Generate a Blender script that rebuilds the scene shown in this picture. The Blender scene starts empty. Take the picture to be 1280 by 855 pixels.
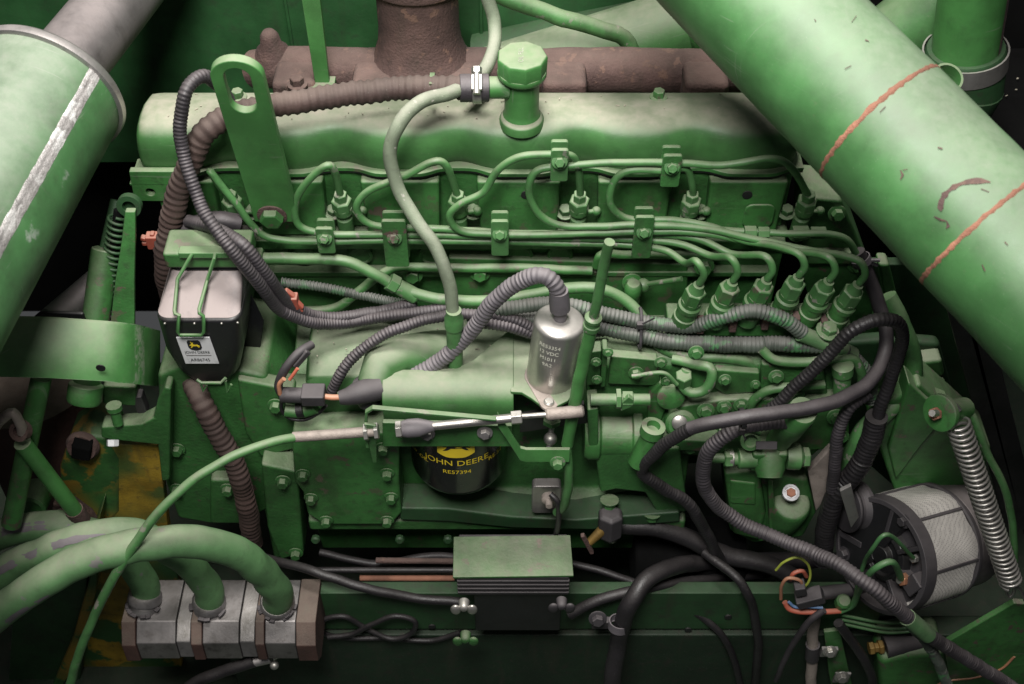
import bpy, bmesh, math, random
from mathutils import Vector, Matrix, noise as mnoise
random.seed(7)
# ---------------------------------------------------------------- camera, light, exposure
SC = bpy.context.scene
COL = SC.collection
MM = 0.001
DIST = 1500.0                      # mm from the lens to the middle of the engine side
PITCH = math.radians(48)
SP, CP = math.sin(PITCH), math.cos(PITCH)
CAM = Vector((0, -DIST*CP, DIST*SP))
cam = bpy.data.cameras.new('camera')
cam.sensor_width = 36; cam.lens = 36*DIST/1280; cam.clip_start = 0.02; cam.clip_end = 50
cam.dof.use_dof = True; cam.dof.focus_distance = 1.36; cam.dof.aperture_fstop = 9
co = bpy.data.objects.new('camera', cam); COL.objects.link(co)
co.location = CAM*MM; co.rotation_euler = (math.pi/2-PITCH, 0, 0)
SC.camera = co
w = bpy.data.worlds.new('World'); SC.world = w; w.use_nodes = True
w.node_tree.nodes['Background'].inputs[0].default_value = (0.95, 0.97, 1.0, 1)
w.node_tree.nodes['Background'].inputs[1].default_value = 0.06
def area(name, loc, aim, size, power, col=(1, 1, 1), spread=180):
    l = bpy.data.lights.new(name, 'AREA'); l.shape = 'DISK'; l.size = size; l.energy = power; l.color = col
    l.spread = math.radians(spread)
    o = bpy.data.objects.new(name, l); COL.objects.link(o); o.location = loc
    o.rotation_euler = (Vector(aim)-Vector(loc)).to_track_quat('-Z', 'Y').to_euler()
    return o
area('overhead_lamp', (-0.05, 0.06, 1.75), (0.0, 0.04, 0.25), 0.40, 14.5, (1.0, 0.97, 0.93), 120)
area('front_fill', (-0.12, -0.88, 1.70), (0.0, 0.0, 0.2), 0.50, 14.5, (1.0, 0.98, 0.95), 112)  # unseen fill light added to lift the camera-facing sides
SC.view_settings.view_transform = 'Standard'; SC.view_settings.look = 'None'
SC.view_settings.exposure = 0.06; SC.view_settings.gamma = 1; SC.view_settings.use_curve_mapping = False

# ---------------------------------------------------------------- helpers (all lengths in mm)
def P(px, py, y=None, z=None):
    """world point (mm) seen at photo pixel px,py on the plane Y=y or Z=z"""
    a = (px-640)/DIST; b = (427-py)/DIST
    d = Vector((a, CP+b*SP, -SP+b*CP))
    t = (y-CAM.y)/d.y if y is not None else (z-CAM.z)/d.z
    return CAM+d*t
def V(*a): return Vector(a)
def PY(pts, y): return [P(p[0], p[1], p[2] if len(p) > 2 else y) for p in pts]
def PZ(pts, z): return [P(p[0], p[1], z=p[2] if len(p) > 2 else z) for p in pts]
def kk(p): return (p-CAM).dot(Vector((0, CP, -SP)))/DIST     # mm per photo pixel at p
def basis(d):
    d = d.normalized(); r = Vector((0, 0, 1)) if abs(d.z) < .9 else Vector((1, 0, 0))
    u = d.cross(r).normalized(); return u, u.cross(d).normalized()
def spline(pts, step, tension=.5):
    """centripetal Catmull-Rom through pts, resampled evenly"""
    if len(pts) == 2:
        n = max(1, int((pts[1]-pts[0]).length/step)); return [pts[0].lerp(pts[1], i/n) for i in range(n+1)]
    q = [pts[0]*2-pts[1]]+list(pts)+[pts[-1]*2-pts[-2]]
    out = []
    for i in range(1, len(q)-2):
        p0, p1, p2, p3 = q[i-1:i+3]
        t0 = 0; t1 = t0+max(1e-3, (p1-p0).length**.5); t2 = t1+max(1e-3, (p2-p1).length**.5); t3 = t2+max(1e-3, (p3-p2).length**.5)
        for k in range(16):
            t = t1+(t2-t1)*k/16
            A1 = p0*((t1-t)/(t1-t0))+p1*((t-t0)/(t1-t0)); A2 = p1*((t2-t)/(t2-t1))+p2*((t-t1)/(t2-t1)); A3 = p2*((t3-t)/(t3-t2))+p3*((t-t2)/(t3-t2))
            B1 = A1*((t2-t)/(t2-t0))+A2*((t-t0)/(t2-t0)); B2 = A2*((t3-t)/(t3-t1))+A3*((t-t1)/(t3-t1))
            out.append(B1*((t2-t)/(t2-t1))+B2*((t-t1)/(t2-t1)))
    out.append(pts[-1].copy())
    L = [0]
    for a, b in zip(out, out[1:]): L.append(L[-1]+(b-a).length)
    n = max(2, int(round(L[-1]/step))); res = []; j = 0
    for i in range(n+1):
        s = L[-1]*i/n
        while j < len(L)-2 and L[j+1] < s: j += 1
        res.append(out[j].lerp(out[j+1], (s-L[j])/max(1e-6, L[j+1]-L[j])))
    return res
class B:
    def __init__(s): s.bm = bmesh.new()
    def ring(s, c, u, v, r, n, ph=0):
        return [s.bm.verts.new(c+u*(r*math.cos(ph+2*math.pi*i/n))+v*(r*math.sin(ph+2*math.pi*i/n))) for i in range(n)]
    def bridge(s, a, b):
        n = len(a)
        for i in range(n): s.bm.faces.new((a[i], a[(i+1) % n], b[(i+1) % n], b[i]))
    def cap(s, a, flip=False): s.bm.faces.new(a[::-1] if flip else a)
    def cyl(s, p0, p1, r0, r1=None, n=20, caps=True):
        r1 = r0 if r1 is None else r1; u, v = basis(p1-p0)
        a = s.ring(p0, u, v, r0, n); b = s.ring(p1, u, v, r1, n); s.bridge(a, b)
        if caps: s.cap(a, True); s.cap(b)
        return s
    def lathe(s, p, d, prof, n=28, ph=0, caps=True):
        """prof: list of (radius, height along d)"""
        d = d.normalized(); u, v = basis(d); prev = None
        for i, (r, h) in enumerate(prof):
            g = s.ring(p+d*h, u, v, max(r, .05), n, ph)
            if prev: s.bridge(prev, g)
            elif caps: s.cap(g, True)
            prev = g
        if caps: s.cap(prev)
        return s
    def hexn(s, p, d, r, h, cham=True, ph=0):
        c = min(h*.18, r*.12)
        return s.lathe(p, d, [(r, 0), (r, h-c), (r*.86, h)] if cham else [(r, 0), (r, h)], 6, ph)
    def bolt(s, p, d, r, h=None, washer=True):
        d = d.normalized(); h = h or r*1.1
        if washer: s.lathe(p, d, [(r*1.5, 0), (r*1.5, r*.25), (r*1.3, r*.3)], 14)
        return s.hexn(p+d*(r*.28 if washer else 0), d, r, h, ph=random.random())
    def box(s, c, size, R=None):
        vs = []
        for z in (-.5, .5):
            for x, y in ((-.5, -.5), (.5, -.5), (.5, .5), (-.5, .5)):
                q = Vector((x*size[0], y*size[1], z*size[2]))
                if R is not None: q = R @ q
                vs.append(s.bm.verts.new(c+q))
        for f in ((3, 2, 1, 0), (4, 5, 6, 7), (0, 1, 5, 4), (1, 2, 6, 5), (2, 3, 7, 6), (3, 0, 4, 7)): s.bm.faces.new([vs[i] for i in f])
        return s
    def bar(s, a, b, wd, th, up=V(0, 0, 1)):
        d = (b-a).normalized(); sd = d.cross(up).normalized(); u = sd.cross(d)
        R = Matrix((d, sd, u)).transposed(); return s.box((a+b)/2, ((b-a).length, wd, th), R)
    def prism(s, pts, off, holes=()):
        """closed outline pts extruded by vector off, with holes"""
        loops = [list(pts)]+[list(h) for h in holes]
        tops = []; bots = []; es = []
        for L in loops:
            t = [s.bm.verts.new(p) for p in L]; b = [s.bm.verts.new(p+off) for p in L]
            tops.append(t); bots.append(b); s.bridge(t, b)
        for grp in (tops, bots):
            if not holes: s.bm.faces.new(grp[0] if grp is bots else grp[0][::-1])
            else:
                es = []
                for L in grp:
                    for i in range(len(L)): es.append(s.bm.edges.get((L[i], L[(i+1) % len(L)])))
                bmesh.ops.triangle_fill(s.bm, use_beauty=True, use_dissolve=False, edges=es)
        return s
    def loft(s, rings, closed=True, caps=True):
        prev = None
        for i, g in enumerate(rings):
            vs = [s.bm.verts.new(p) for p in g]
            if prev:
                n = len(vs)
                for k in range(n if closed else n-1): s.bm.faces.new((prev[k], prev[(k+1) % n], vs[(k+1) % n], vs[k]))
            elif closed and caps: s.cap(vs, True)
            prev = vs
        if closed and caps: s.cap(prev)
        return s
    def sweep(s, pts, r, n=12, step=None, corr=None, smooth=True, caps=True, rfun=None):
        """tube along a spline; corr=(pitch, depth) gives a corrugated conduit"""
        step = corr[0]/4 if corr else (step or max(2.0, r*.9))
        q = spline(pts, step) if smooth else list(pts)
        if smooth and len(q) > 6:          # hand-bent: small wander along the run
            am = min(.9, r*.09)
            for i_ in range(1, len(q)-1): q[i_] = q[i_]+mnoise.noise_vector(q[i_]*.035)*am*2.2*min(1, i_/5, (len(q)-1-i_)/5)
        t = (q[1]-q[0]).normalized(); u, v = basis(t); prev = None
        for i, p in enumerate(q):
            tn = (q[min(i+1, len(q)-1)]-q[max(i-1, 0)]).normalized()
            ax = t.cross(tn)
            if ax.length > 1e-6:
                R = Matrix.Rotation(t.angle(tn), 3, ax.normalized()); u = R @ u; v = R @ v
            t = tn; rr = r
            if corr: rr = r-(corr[1] if i % 4 in (2, 3) else 0)
            if rfun: rr *= rfun(i/(len(q)-1))
            if smooth: rr *= 1+.035*mnoise.noise(p*.06)+(random.uniform(-.022, .022) if corr else 0)
            g = s.ring(p, u, v, rr, n)
            if prev: s.bridge(prev, g)
            elif caps: s.cap(g, True)
            prev = g
        if caps: s.cap(prev)
        return s
    def sphere(s, c, r, sc=(1, 1, 1), n=10):
        m = Matrix.Translation(c) @ Matrix.Diagonal((*[r*k for k in sc], 1))
        bmesh.ops.create_uvsphere(s.bm, u_segments=n*2, v_segments=n, radius=1, matrix=m); return s

WORLDLOC = {}
def wl(o): return WORLDLOC.get(o.name, Vector((0, 0, 0)))
def finish(name, b, mat, parent, bevel, origin, ang=38, seg=2):
    bm = b.bm
    if bevel is not False: bmesh.ops.recalc_face_normals(bm, faces=bm.faces[:])
    if origin is None: origin = Vector((0, 0, 0))
    for v in bm.verts: v.co = (v.co-origin)*MM
    me = bpy.data.meshes.new(name); bm.to_mesh(me); bm.free()
    me.polygons.foreach_set('use_smooth', [True]*len(me.polygons))
    me.set_sharp_from_angle(angle=math.radians(ang))
    me.materials.append(MATS[mat] if isinstance(mat, str) else mat)
    o = bpy.data.objects.new(name, me); COL.objects.link(o)
    if bevel:
        m = o.modifiers.new('bevel', 'BEVEL'); m.width = bevel*MM; m.segments = seg; m.limit_method = 'ANGLE'; m.angle_limit = math.radians(35)
        m.use_clamp_overlap = True; m.harden_normals = True
    return o
def thing(name, label, cat, loc, group=None):
    o = bpy.data.objects.new(name, None); o.empty_display_size = .01; COL.objects.link(o)
    o.location = loc*MM; WORLDLOC[o.name] = loc.copy()
    o['label'] = label; o['category'] = cat
    if group: o['group'] = group
    return o
def part(name, b, mat, parent, bevel=0, label=None, ang=38, seg=2):
    o = finish(name, b, mat, parent, bevel, wl(parent), ang, seg)
    WORLDLOC[o.name] = wl(parent).copy(); o.parent = parent
    if label: o['label'] = label
    return o
def solo(name, b, mat, label, cat, group=None, bevel=0, kind=None, ang=38, seg=2):
    vs = [v.co for v in b.bm.verts]
    lo = Vector([min(v[i] for v in vs) for i in range(3)]); hi = Vector([max(v[i] for v in vs) for i in range(3)])
    org = Vector(((lo.x+hi.x)/2, (lo.y+hi.y)/2, lo.z))
    o = finish(name, b, mat, None, bevel, org, ang, seg); o.location = org*MM; WORLDLOC[o.name] = org
    if label: o['label'] = label
    if cat: o['category'] = cat
    if group: o['group'] = group
    if kind: o['kind'] = kind
    return o
def circ(c, u, v, r, n=20, r2=None):
    r2 = r2 or r
    return [c+u*(r*math.cos(2*math.pi*i/n))+v*(r2*math.sin(2*math.pi*i/n)) for i in range(n)]
def rrect(c, u, v, w_, h_, r, n=4):
    out = []
    for sx, sy, a0 in ((1, 1, 0), (-1, 1, 90), (-1, -1, 180), (1, -1, 270)):
        for i in range(n+1):
            a = math.radians(a0+90*i/n); out.append(c+u*(sx*(w_/2-r)+r*math.cos(a))+v*(sy*(h_/2-r)+r*math.sin(a)))
    return out
def text(name, s, size, mat, parent, mapf, label=None):
    """flat print: letters as a thin mesh, mapf(u,v)->world mm"""
    cu = bpy.data.curves.new('t', 'FONT'); cu.body = s; cu.size = size; cu.align_x = 'CENTER'; cu.align_y = 'CENTER'
    cu.resolution_u = 3
    ob = bpy.data.objects.new('t', cu); me0 = bpy.data.meshes.new_from_object(ob)
    bm = bmesh.new(); bm.from_mesh(me0)
    bpy.data.objects.remove(ob); bpy.data.curves.remove(cu); bpy.data.meshes.remove(me0)
    for v in bm.verts: v.co = mapf(v.co.x, v.co.y)
    b = B(); b.bm.free(); b.bm = bm
    return part(name, b, mat, parent, False, label)

# ---------------------------------------------------------------- materials
MATS = {}
def mat(name, col, rough=.5, metal=0., dust=0., var=.25, chip=None, chip_amt=.0, chip_scale=45, grime=.3, bump=.08, bscale=350, speck=.5, coat=0, dustvar=True, dustcol=(.34, .31, .25), aniso=None, dlo=.30, dhi=1.0, edge=0, stain=0, scratch=0, edgecol=(.20, .24, .17)):
    m = bpy.data.materials.new(name); m.use_nodes = True; MATS[name] = m
    nt = m.node_tree; N = nt.nodes; L = nt.links; bs = N['Principled BSDF']
    def nd(t, **k):
        x = N.new(t)
        for a, v in k.items(): setattr(x, a, v)
        return x
    def mth(op, a, b=None, c=None, clamp=False):
        x = nd('ShaderNodeMath', operation=op); x.use_clamp = clamp
        for i, q in enumerate((a, b, c)):
            if q is None: continue
            if isinstance(q, (int, float)): x.inputs[i].default_value = q
            else: L.new(q, x.inputs[i])
        return x.outputs[0]
    geo = nd('ShaderNodeNewGeometry'); pos = geo.outputs['Position']
    def noise(scale, det=4, rgh=.6):
        x = nd('ShaderNodeTexNoise'); x.inputs['Scale'].default_value = scale; x.inputs['Detail'].default_value = det; x.inputs['Roughness'].default_value = rgh
        L.new(pos, x.inputs['Vector']); return x.outputs['Fac']
    def rng(v, a, b, c=0, d=1):
        x = nd('ShaderNodeMapRange'); x.interpolation_type = 'SMOOTHSTEP'
        for i, q in enumerate((a, b, c, d)): x.inputs[i+1].default_value = q
        L.new(v, x.inputs[0]); return x.outputs[0]
    def mix(f, a, b):
        x = nd('ShaderNodeMix', data_type='RGBA')
        if isinstance(f, (int, float)): x.inputs[0].default_value = f
        else: L.new(f, x.inputs[0])
        for i, q in ((6, a), (7, b)):
            if isinstance(q, tuple): x.inputs[i].default_value = (*q, 1)
            else: L.new(q, x.inputs[i])
        return x.outputs[2]
    n1 = noise(14, 5); n2 = noise(70, 6, .65); n3 = noise(700, 2)
    dk = tuple(c*(1-var) for c in col); lt = tuple(min(1, c*(1+var)) for c in col)
    c = mix(rng(n1, .3, .7), dk, lt)
    if grime:
        mp = nd('ShaderNodeMapping'); mp.inputs['Scale'].default_value = (55, 55, 7); L.new(pos, mp.inputs['Vector'])
        st = nd('ShaderNodeTexNoise'); st.inputs['Scale'].default_value = 1; st.inputs['Detail'].default_value = 5; L.new(mp.outputs[0], st.inputs['Vector'])
        c = mix(mth('MULTIPLY', rng(st.outputs['Fac'], .52, .72), grime*.55), c, (.030, .028, .018))
        c = mix(mth('MULTIPLY', rng(n2, .5, .75), grime), c, (.022, .019, .014))
    rg = mth('MULTIPLY_ADD', n2, .30, rough-.15, clamp=True); mt = metal
    if stain:      # oil and soot stains, dried splashes
        sf = mth('MULTIPLY', rng(noise(11, 7, .68), .50, .66), stain*.62)
        c = mix(sf, c, (.020, .026, .014)); rg = mth('MULTIPLY_ADD', sf, -.16, rg, clamp=True)
        c = mix(mth('MULTIPLY', rng(noise(160, 5, .7), .60, .72), stain*.5), c, (.16, .14, .10))
    if chip:
        cf = mth('MULTIPLY', rng(noise(chip_scale, 7, .6), 1-chip_amt-.035, 1-chip_amt+.01), rng(noise(6, 2), .35, .6))
        c = mix(cf, c, chip)
    if scratch:    # scuffs and fine scratches in two directions
        for rz, sc_ in ((.7, (9, 260, 9)), (-.5, (14, 14, 330))):
            mp2 = nd('ShaderNodeMapping'); mp2.inputs['Rotation'].default_value = (rz*.6, rz, rz); mp2.inputs['Scale'].default_value = sc_; L.new(pos, mp2.inputs['Vector'])
            s2 = nd('ShaderNodeTexNoise'); s2.inputs['Scale'].default_value = 1; s2.inputs['Detail'].default_value = 3; s2.inputs['Distortion'].default_value = .4; L.new(mp2.outputs[0], s2.inputs['Vector'])
            c = mix(mth('MULTIPLY', mth('MULTIPLY', rng(s2.outputs['Fac'], .66, .72), rng(noise(9, 3), .45, .6)), scratch*.45), c, (.24, .25, .21))
    if edge:
        bv = nd('ShaderNodeBevel'); bv.samples = 3; bv.inputs['Radius'].default_value = .0016
        dt = nd('ShaderNodeVectorMath', operation='DOT_PRODUCT'); L.new(bv.outputs[0], dt.inputs[0]); L.new(geo.outputs['Normal'], dt.inputs[1])
        ef = mth('MULTIPLY', rng(dt.outputs['Value'], .97, .80), mth('MULTIPLY', rng(noise(90, 5, .7), .40, .62), edge))
        c = mix(ef, c, edgecol)
    if speck: c = mix(mth('MULTIPLY', rng(n3, .70, .78), speck*.5), c, (.40, .38, .33))
    if dust:
        sx = nd('ShaderNodeSeparateXYZ'); L.new(geo.outputs['Normal'], sx.inputs[0])
        df = mth('MULTIPLY', rng(sx.outputs['Z'], dlo, dhi), mth('MULTIPLY_ADD', n2, .9, .32))
        df = mth('MULTIPLY', df, mth('MULTIPLY', rng(n1, .15, .65, .45 if dustvar else .8, 1.1 if dustvar else .9), dust), clamp=True)
        c = mix(df, c, dustcol)
        rg = mth('MULTIPLY_ADD', df, .35, rg, clamp=True)
        if metal: mt = mth('MULTIPLY_ADD', df, -metal*.8, metal)
    L.new(c, bs.inputs['Base Color']); L.new(rg, bs.inputs['Roughness'])
    if isinstance(mt, float) or isinstance(mt, int): bs.inputs['Metallic'].default_value = mt
    else: L.new(mt, bs.inputs['Metallic'])
    if coat: bs.inputs['Coat Weight'].default_value = coat; bs.inputs['Coat Roughness'].default_value = .15
    if bump:
        bp = nd('ShaderNodeBump'); bp.inputs['Strength'].default_value = bump; bp.inputs['Distance'].default_value = .002
        L.new(mth('ADD', noise(bscale, 3), mth('MULTIPLY', n2, .8)), bp.inputs['Height']); L.new(bp.outputs[0], bs.inputs['Normal'])
    return m
G = (.038, .142, .034)
mat('green', G, .50, edge=.7, dust=.5, chip=(.085, .07, .05), chip_amt=.38, grime=.5, stain=.65, bump=.18, scratch=.5)
mat('green_cast', (.033, .125, .030), .54, edge=.6, dust=.45, grime=.4, bump=.42, bscale=240, chip=(.09, .06, .05), chip_amt=.34, stain=.45)
mat('green_cover', (.046, .138, .039), .46, scratch=.5, dust=.95, grime=.2, bump=.07, speck=.8, stain=.25, dlo=.50, dhi=.97, dustcol=(.35, .325, .26))
mat('green_housing', (.048, .140, .041), .50, scratch=.5, dust=.85, grime=.25, bump=.08, speck=.8, stain=.35, dlo=.35, dustcol=(.28, .285, .215))
mat('green_clean', (.050, .172, .044), .48, scratch=.6, stain=.3, edge=.8, dust=.6, grime=.2, bump=.05)
mat('green_pipe', (.060, .172, .053), .45, edge=.6, dust=.55, grime=.4, bump=.10, chip=(.20, .19, .16), chip_amt=.36, chip_scale=60, stain=.4, dustcol=(.30, .29, .22))
mat('green_hose', (.080, .178, .070), .62, dust=.55, grime=.3, bump=.10, bscale=600, chip=(.14, .14, .13), chip_amt=.33, chip_scale=30)
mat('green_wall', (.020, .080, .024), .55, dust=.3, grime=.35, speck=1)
mat('green_dark', (.016, .056, .018), .6, dust=.06, grime=.6)  # darker green: shade on low and rear parts put into the colour
mat('green_floor', (.008, .024, .010), .65, dust=.05, grime=.75, speck=1)  # darkness at the bottom put into the colour, far below the other greens
mat('green_tube', (.050, .148, .046), .48, scratch=1.0, dustvar=False, dust=.54, dlo=.25, dhi=1.1, stain=.35, grime=.08, bump=.03, speck=.6, chip=(.24, .09, .07), chip_amt=.25, chip_scale=45, dustcol=(.36, .37, .31))
mat('rust_bead', (.27, .120, .075), .8, var=.4, grime=.25, bump=.5, bscale=500)
mat('rust', (.080, .046, .040), .88, dust=.45, var=.4, grime=.45, bump=.7, bscale=300, dustcol=(.185, .135, .115), chip=(.14, .08, .06), chip_amt=.40)
mat('rust_pale', (.30, .255, .225), .7, metal=.3, var=.35, grime=.4, bump=.3)
mat('rubber', (.014, .0125, .014), .45, dust=.2, var=.4, grime=0, bump=.25, speck=.8, dustcol=(.17, .15, .14))
mat('conduit', (.034, .030, .034), .48, dust=.5, var=.4, grime=.2, bump=.15, speck=.9, dustcol=(.20, .17, .17))
mat('conduit_grey', (.11, .10, .11), .5, dust=.5, var=.25, grime=.2, bump=.05, dustcol=(.24, .21, .21))
mat('conduit_paint', (.06, .075, .06), .5, dust=.6, var=.5, grime=.2, chip=(.05, .16, .06), chip_amt=.42, chip_scale=40, bump=.05, dustcol=(.22, .20, .19))
mat('brown_hose', (.058, .035, .030), .75, dust=.42, var=.35, grime=.3, bump=.2, dustcol=(.21, .17, .145), speck=.9)
mat('black', (.010, .010, .011), .38, dust=.25, var=.3, grime=0, bump=.05, speck=.6, dustcol=(.14, .13, .12))
mat('black_gloss', (.006, .006, .007), .22, dust=.12, grime=0, bump=.02)
mat('plastic_dusty', (.030, .028, .030), .30, dust=1.35, var=.2, grime=0, bump=.03, speck=1, dustcol=(.30, .25, .24))
mat('plastic_dark', (.035, .032, .035), .55, dust=.5, grime=0, dustcol=(.15, .13, .13))
mat('void', (.004, .004, .004), 1.0, dust=0, grime=0, bump=0, speck=.1); MATS['void'].node_tree.nodes['Principled BSDF'].inputs['Specular IOR Level'].default_value = .1  # near black, gloss cut: darkness of unlit gaps put into the colour
mat('alu', (.42, .40, .39), .42, metal=.85, dust=.55, var=.15, grime=.35, bump=.1, dustcol=(.33, .29, .27))
mat('alu_block', (.20, .19, .185), .42, metal=.75, dust=.3, var=.3, grime=.7, bump=.10, bscale=300, dustcol=(.33, .29, .28))
mat('steel_dark', (.20, .19, .19), .5, metal=.6, dust=.3, var=.3, grime=.5, bump=.2)
mat('steel', (.45, .43, .41), .33, metal=.9, dust=.4, var=.2, grime=.4, bump=.06)
mat('solenoid_metal', (.43, .415, .39), .34, metal=.85, dust=.5, var=.15, grime=.2, bump=.03, dustcol=(.40, .36, .33))
mat('zinc', (.52, .50, .47), .35, metal=.85, dust=.35, var=.2, grime=.3, bump=.08)
mat('muffler_metal', (.17, .155, .155), .5, metal=.6, dust=.6, var=.25, grime=.35, bump=.08, dustcol=(.34, .29, .28))
mat('muffler_green', (.044, .125, .043), .52, scratch=1.0, stain=.4, dust=.72, grime=.25, bump=.05, chip=(.36, .36, .35), chip_amt=.36, chip_scale=14, dustcol=(.34, .36, .30))
mat('seam_paint', (.36, .34, .33), .55, metal=.4, var=.4, grime=.5, bump=.7, bscale=260, chip=(.72, .72, .70), chip_amt=.47, chip_scale=40)
mat('iron_brown', (.060, .030, .024), .7, dust=.3, var=.35, grime=.3, bump=.25)
mat('mottled', (.030, .105, .025), .55, dust=.2, var=.35, grime=.5, bump=.25, chip=(.27, .16, .02), chip_amt=.52, chip_scale=16)
mat('yellow', (.29, .19, .02), .55, dust=.2, var=.4, grime=.6, bump=.3, chip=(.028, .095, .026), chip_amt=.50, chip_scale=15)
mat('yellow_print', (.75, .56, .03), .45, grime=0, bump=0, speck=0, var=.1)
mat('white_label', (.66, .66, .67), .45, grime=.35, bump=0, speck=0, var=.05)
mat('black_print', (.012, .012, .016), .5, grime=0, bump=0, speck=0)
mat('grey_print', (.20, .19, .19), .6, grime=0, bump=0, speck=0)
mat('emboss_print', (.30, .30, .25), .6, grime=.2, bump=0, speck=0)
mat('pale_print', (.62, .62, .52), .5, grime=0, bump=0, speck=0)
mat('red_plastic', (.30, .070, .045), .5, dust=.4, grime=.2)
mat('wire_orange', (.42, .19, .11), .45, dust=.3, grime=.1, bump=0)
mat('wire_red', (.42, .10, .06), .45, dust=.3, grime=.1, bump=0)
mat('wire_blue', (.10, .20, .38), .45, dust=.3, grime=.1, bump=0)
mat('wire_yellow', (.36, .42, .06), .45, dust=.2, grime=.1, bump=0)
mat('wire_green', (.06, .17, .06), .45, dust=.3, grime=.2, bump=0)
mat('copper', (.55, .25, .14), .4, metal=.7, dust=.2, grime=.3)
mat('brass', (.45, .28, .08), .4, metal=.8, dust=.2, grime=.4)
mat('web', (.36, .33, .26), .8, grime=0, bump=0)
mat('braid_hose', (.165, .200, .135), .65, dust=.6, var=.35, grime=.3, bump=.35, bscale=900, chip=(.36, .35, .30), chip_amt=.33, chip_scale=160, speck=1, dustcol=(.36, .34, .29))
def screen_mat():
    m = mat('screen_mesh', (.58, .55, .51), .5, metal=.25, dust=.3, grime=.15, bump=0, dustcol=(.36, .33, .30))
    nt = m.node_tree; bs = nt.nodes['Principled BSDF']; L = nt.links
    ck = nt.nodes.new('ShaderNodeTexVoronoi'); ck.inputs['Scale'].default_value = 420; ck.inputs['Randomness'].default_value = .15
    g = nt.nodes.new('ShaderNodeNewGeometry'); L.new(g.outputs['Position'], ck.inputs['Vector'])
    mr = nt.nodes.new('ShaderNodeMapRange'); mr.inputs[1].default_value = .28; mr.inputs[2].default_value = .36
    L.new(ck.outputs['Distance'], mr.inputs[0])
    src = bs.inputs['Base Color'].links[0].from_socket
    mx = nt.nodes.new('ShaderNodeMix'); mx.data_type = 'RGBA'; L.new(mr.outputs[0], mx.inputs[0])
    mx.inputs[6].default_value = (.22, .20, .19, 1); L.new(src, mx.inputs[7]); L.new(mx.outputs[2], bs.inputs['Base Color'])
screen_mat()
# ---------------------------------------------------------------- the setting
UX, UY, UZ = V(1, 0, 0), V(0, 1, 0), V(0, 0, 1)
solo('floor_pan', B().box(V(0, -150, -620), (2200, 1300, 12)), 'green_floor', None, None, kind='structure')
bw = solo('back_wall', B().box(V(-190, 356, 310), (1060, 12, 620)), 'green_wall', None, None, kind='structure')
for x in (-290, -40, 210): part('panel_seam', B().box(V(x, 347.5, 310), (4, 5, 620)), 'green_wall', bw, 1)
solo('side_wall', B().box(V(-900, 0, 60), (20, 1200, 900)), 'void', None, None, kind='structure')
solo('back_void', B().box(V(0, 480, 60), (2200, 20, 1000)), 'void', None, None, kind='structure')  # black sheet standing in for the unlit space behind
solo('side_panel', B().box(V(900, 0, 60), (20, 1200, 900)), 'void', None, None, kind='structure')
# frame rail: a channel section lying along the engine
b = B(); prof = [(-206, -258), (-206, -352), (-200, -352), (-200, -264), (-188, -264), (-188, -258)]
b.prism([V(-410, y, z) for y, z in prof], V(900, 0, 0))
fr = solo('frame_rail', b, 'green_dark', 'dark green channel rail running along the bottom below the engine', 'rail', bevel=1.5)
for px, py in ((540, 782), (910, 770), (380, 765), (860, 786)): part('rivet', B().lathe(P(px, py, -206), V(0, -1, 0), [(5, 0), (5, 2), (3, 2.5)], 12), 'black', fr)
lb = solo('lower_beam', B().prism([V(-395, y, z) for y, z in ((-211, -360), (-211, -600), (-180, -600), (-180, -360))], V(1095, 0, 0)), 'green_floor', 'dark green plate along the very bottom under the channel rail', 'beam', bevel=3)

# ---------------------------------------------------------------- engine
eng = thing('engine', 'large green painted six cylinder diesel engine filling the frame', 'engine', V(-30, 90, -300))
INJ = [P(x, 232, -14).x for x in (287, 425, 572, 725, 866, 1012)]
def recess(x, wid=34):
    return max(math.exp(-((x-i)/wid)**4) for i in INJ)
XL, XR = -392, 312
# valve cover (lofted, scalloped round the injectors)
prof = [(3, 274), (0, 282), (-1, 294), (0, 306), (3, 315), (9, 323), (18, 328), (32, 330), (52, 329), (76, 322), (96, 308), (105, 292), (108, 274)]
b = B(); rings = []
xs = [XL-8, XL-7, XL-5, XL-1, XL+6, XL+20]+[XL+34+(XR-XL-66)*i/110 for i in range(1, 110)]+[XR-32, XR-22, XR-14, XR-8, XR-5]
for x in xs:
    e = min(1, max(0, (x-XL+8)/11), max(0, (XR-5-x)/11)); e = math.sqrt(max(0, 1-(1-e)**2))
    r = sum(math.exp(-((x-q)/26)**2) for q in INJ); ring = []
    for i, (y, z) in enumerate(prof):
        t = i/(len(prof)-1); front = max(0, 1-abs(t-.22)/.33)
        yy = 52+(y-52)*(.84+.16*e); zz = 274+(z-274)*(.72+.28*e)
        yy += r*17*max(0, 1-t*1.75); zz -= r*6.0*front
        ring.append(V(x, yy, zz))
    rings.append(ring)
b.loft(rings, closed=True)
cov = part('valve_cover', b, 'green_cover', eng, 0, 'green valve cover with a thick coat of pale dust', ang=60)
b = B(); outl = []
n = 120
for i in range(n+1):
    x = XL-14+(XR-XL+18)*i/n; outl.append(V(x, -5+10*recess(x, 30), 271))
outl += [V(XR+4, 118, 271), V(XL-14, 118, 271)]
b.prism(outl, V(0, 0, 5))
part('gasket_flange', b, 'green', cov, .8)
b = B(); b.prism([p+V(0, 1.5, -2.6) for p in outl], V(0, 0, 2.6)); part('gasket', b, 'rubber', cov)
for px, py in ((824, 113), (300, 132)):
    p = P(px, py, 62); p.z = 326.5
    part('cover_bolt', B().bolt(p, UZ, 6.5, 8), 'green', cov, .4)
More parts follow.
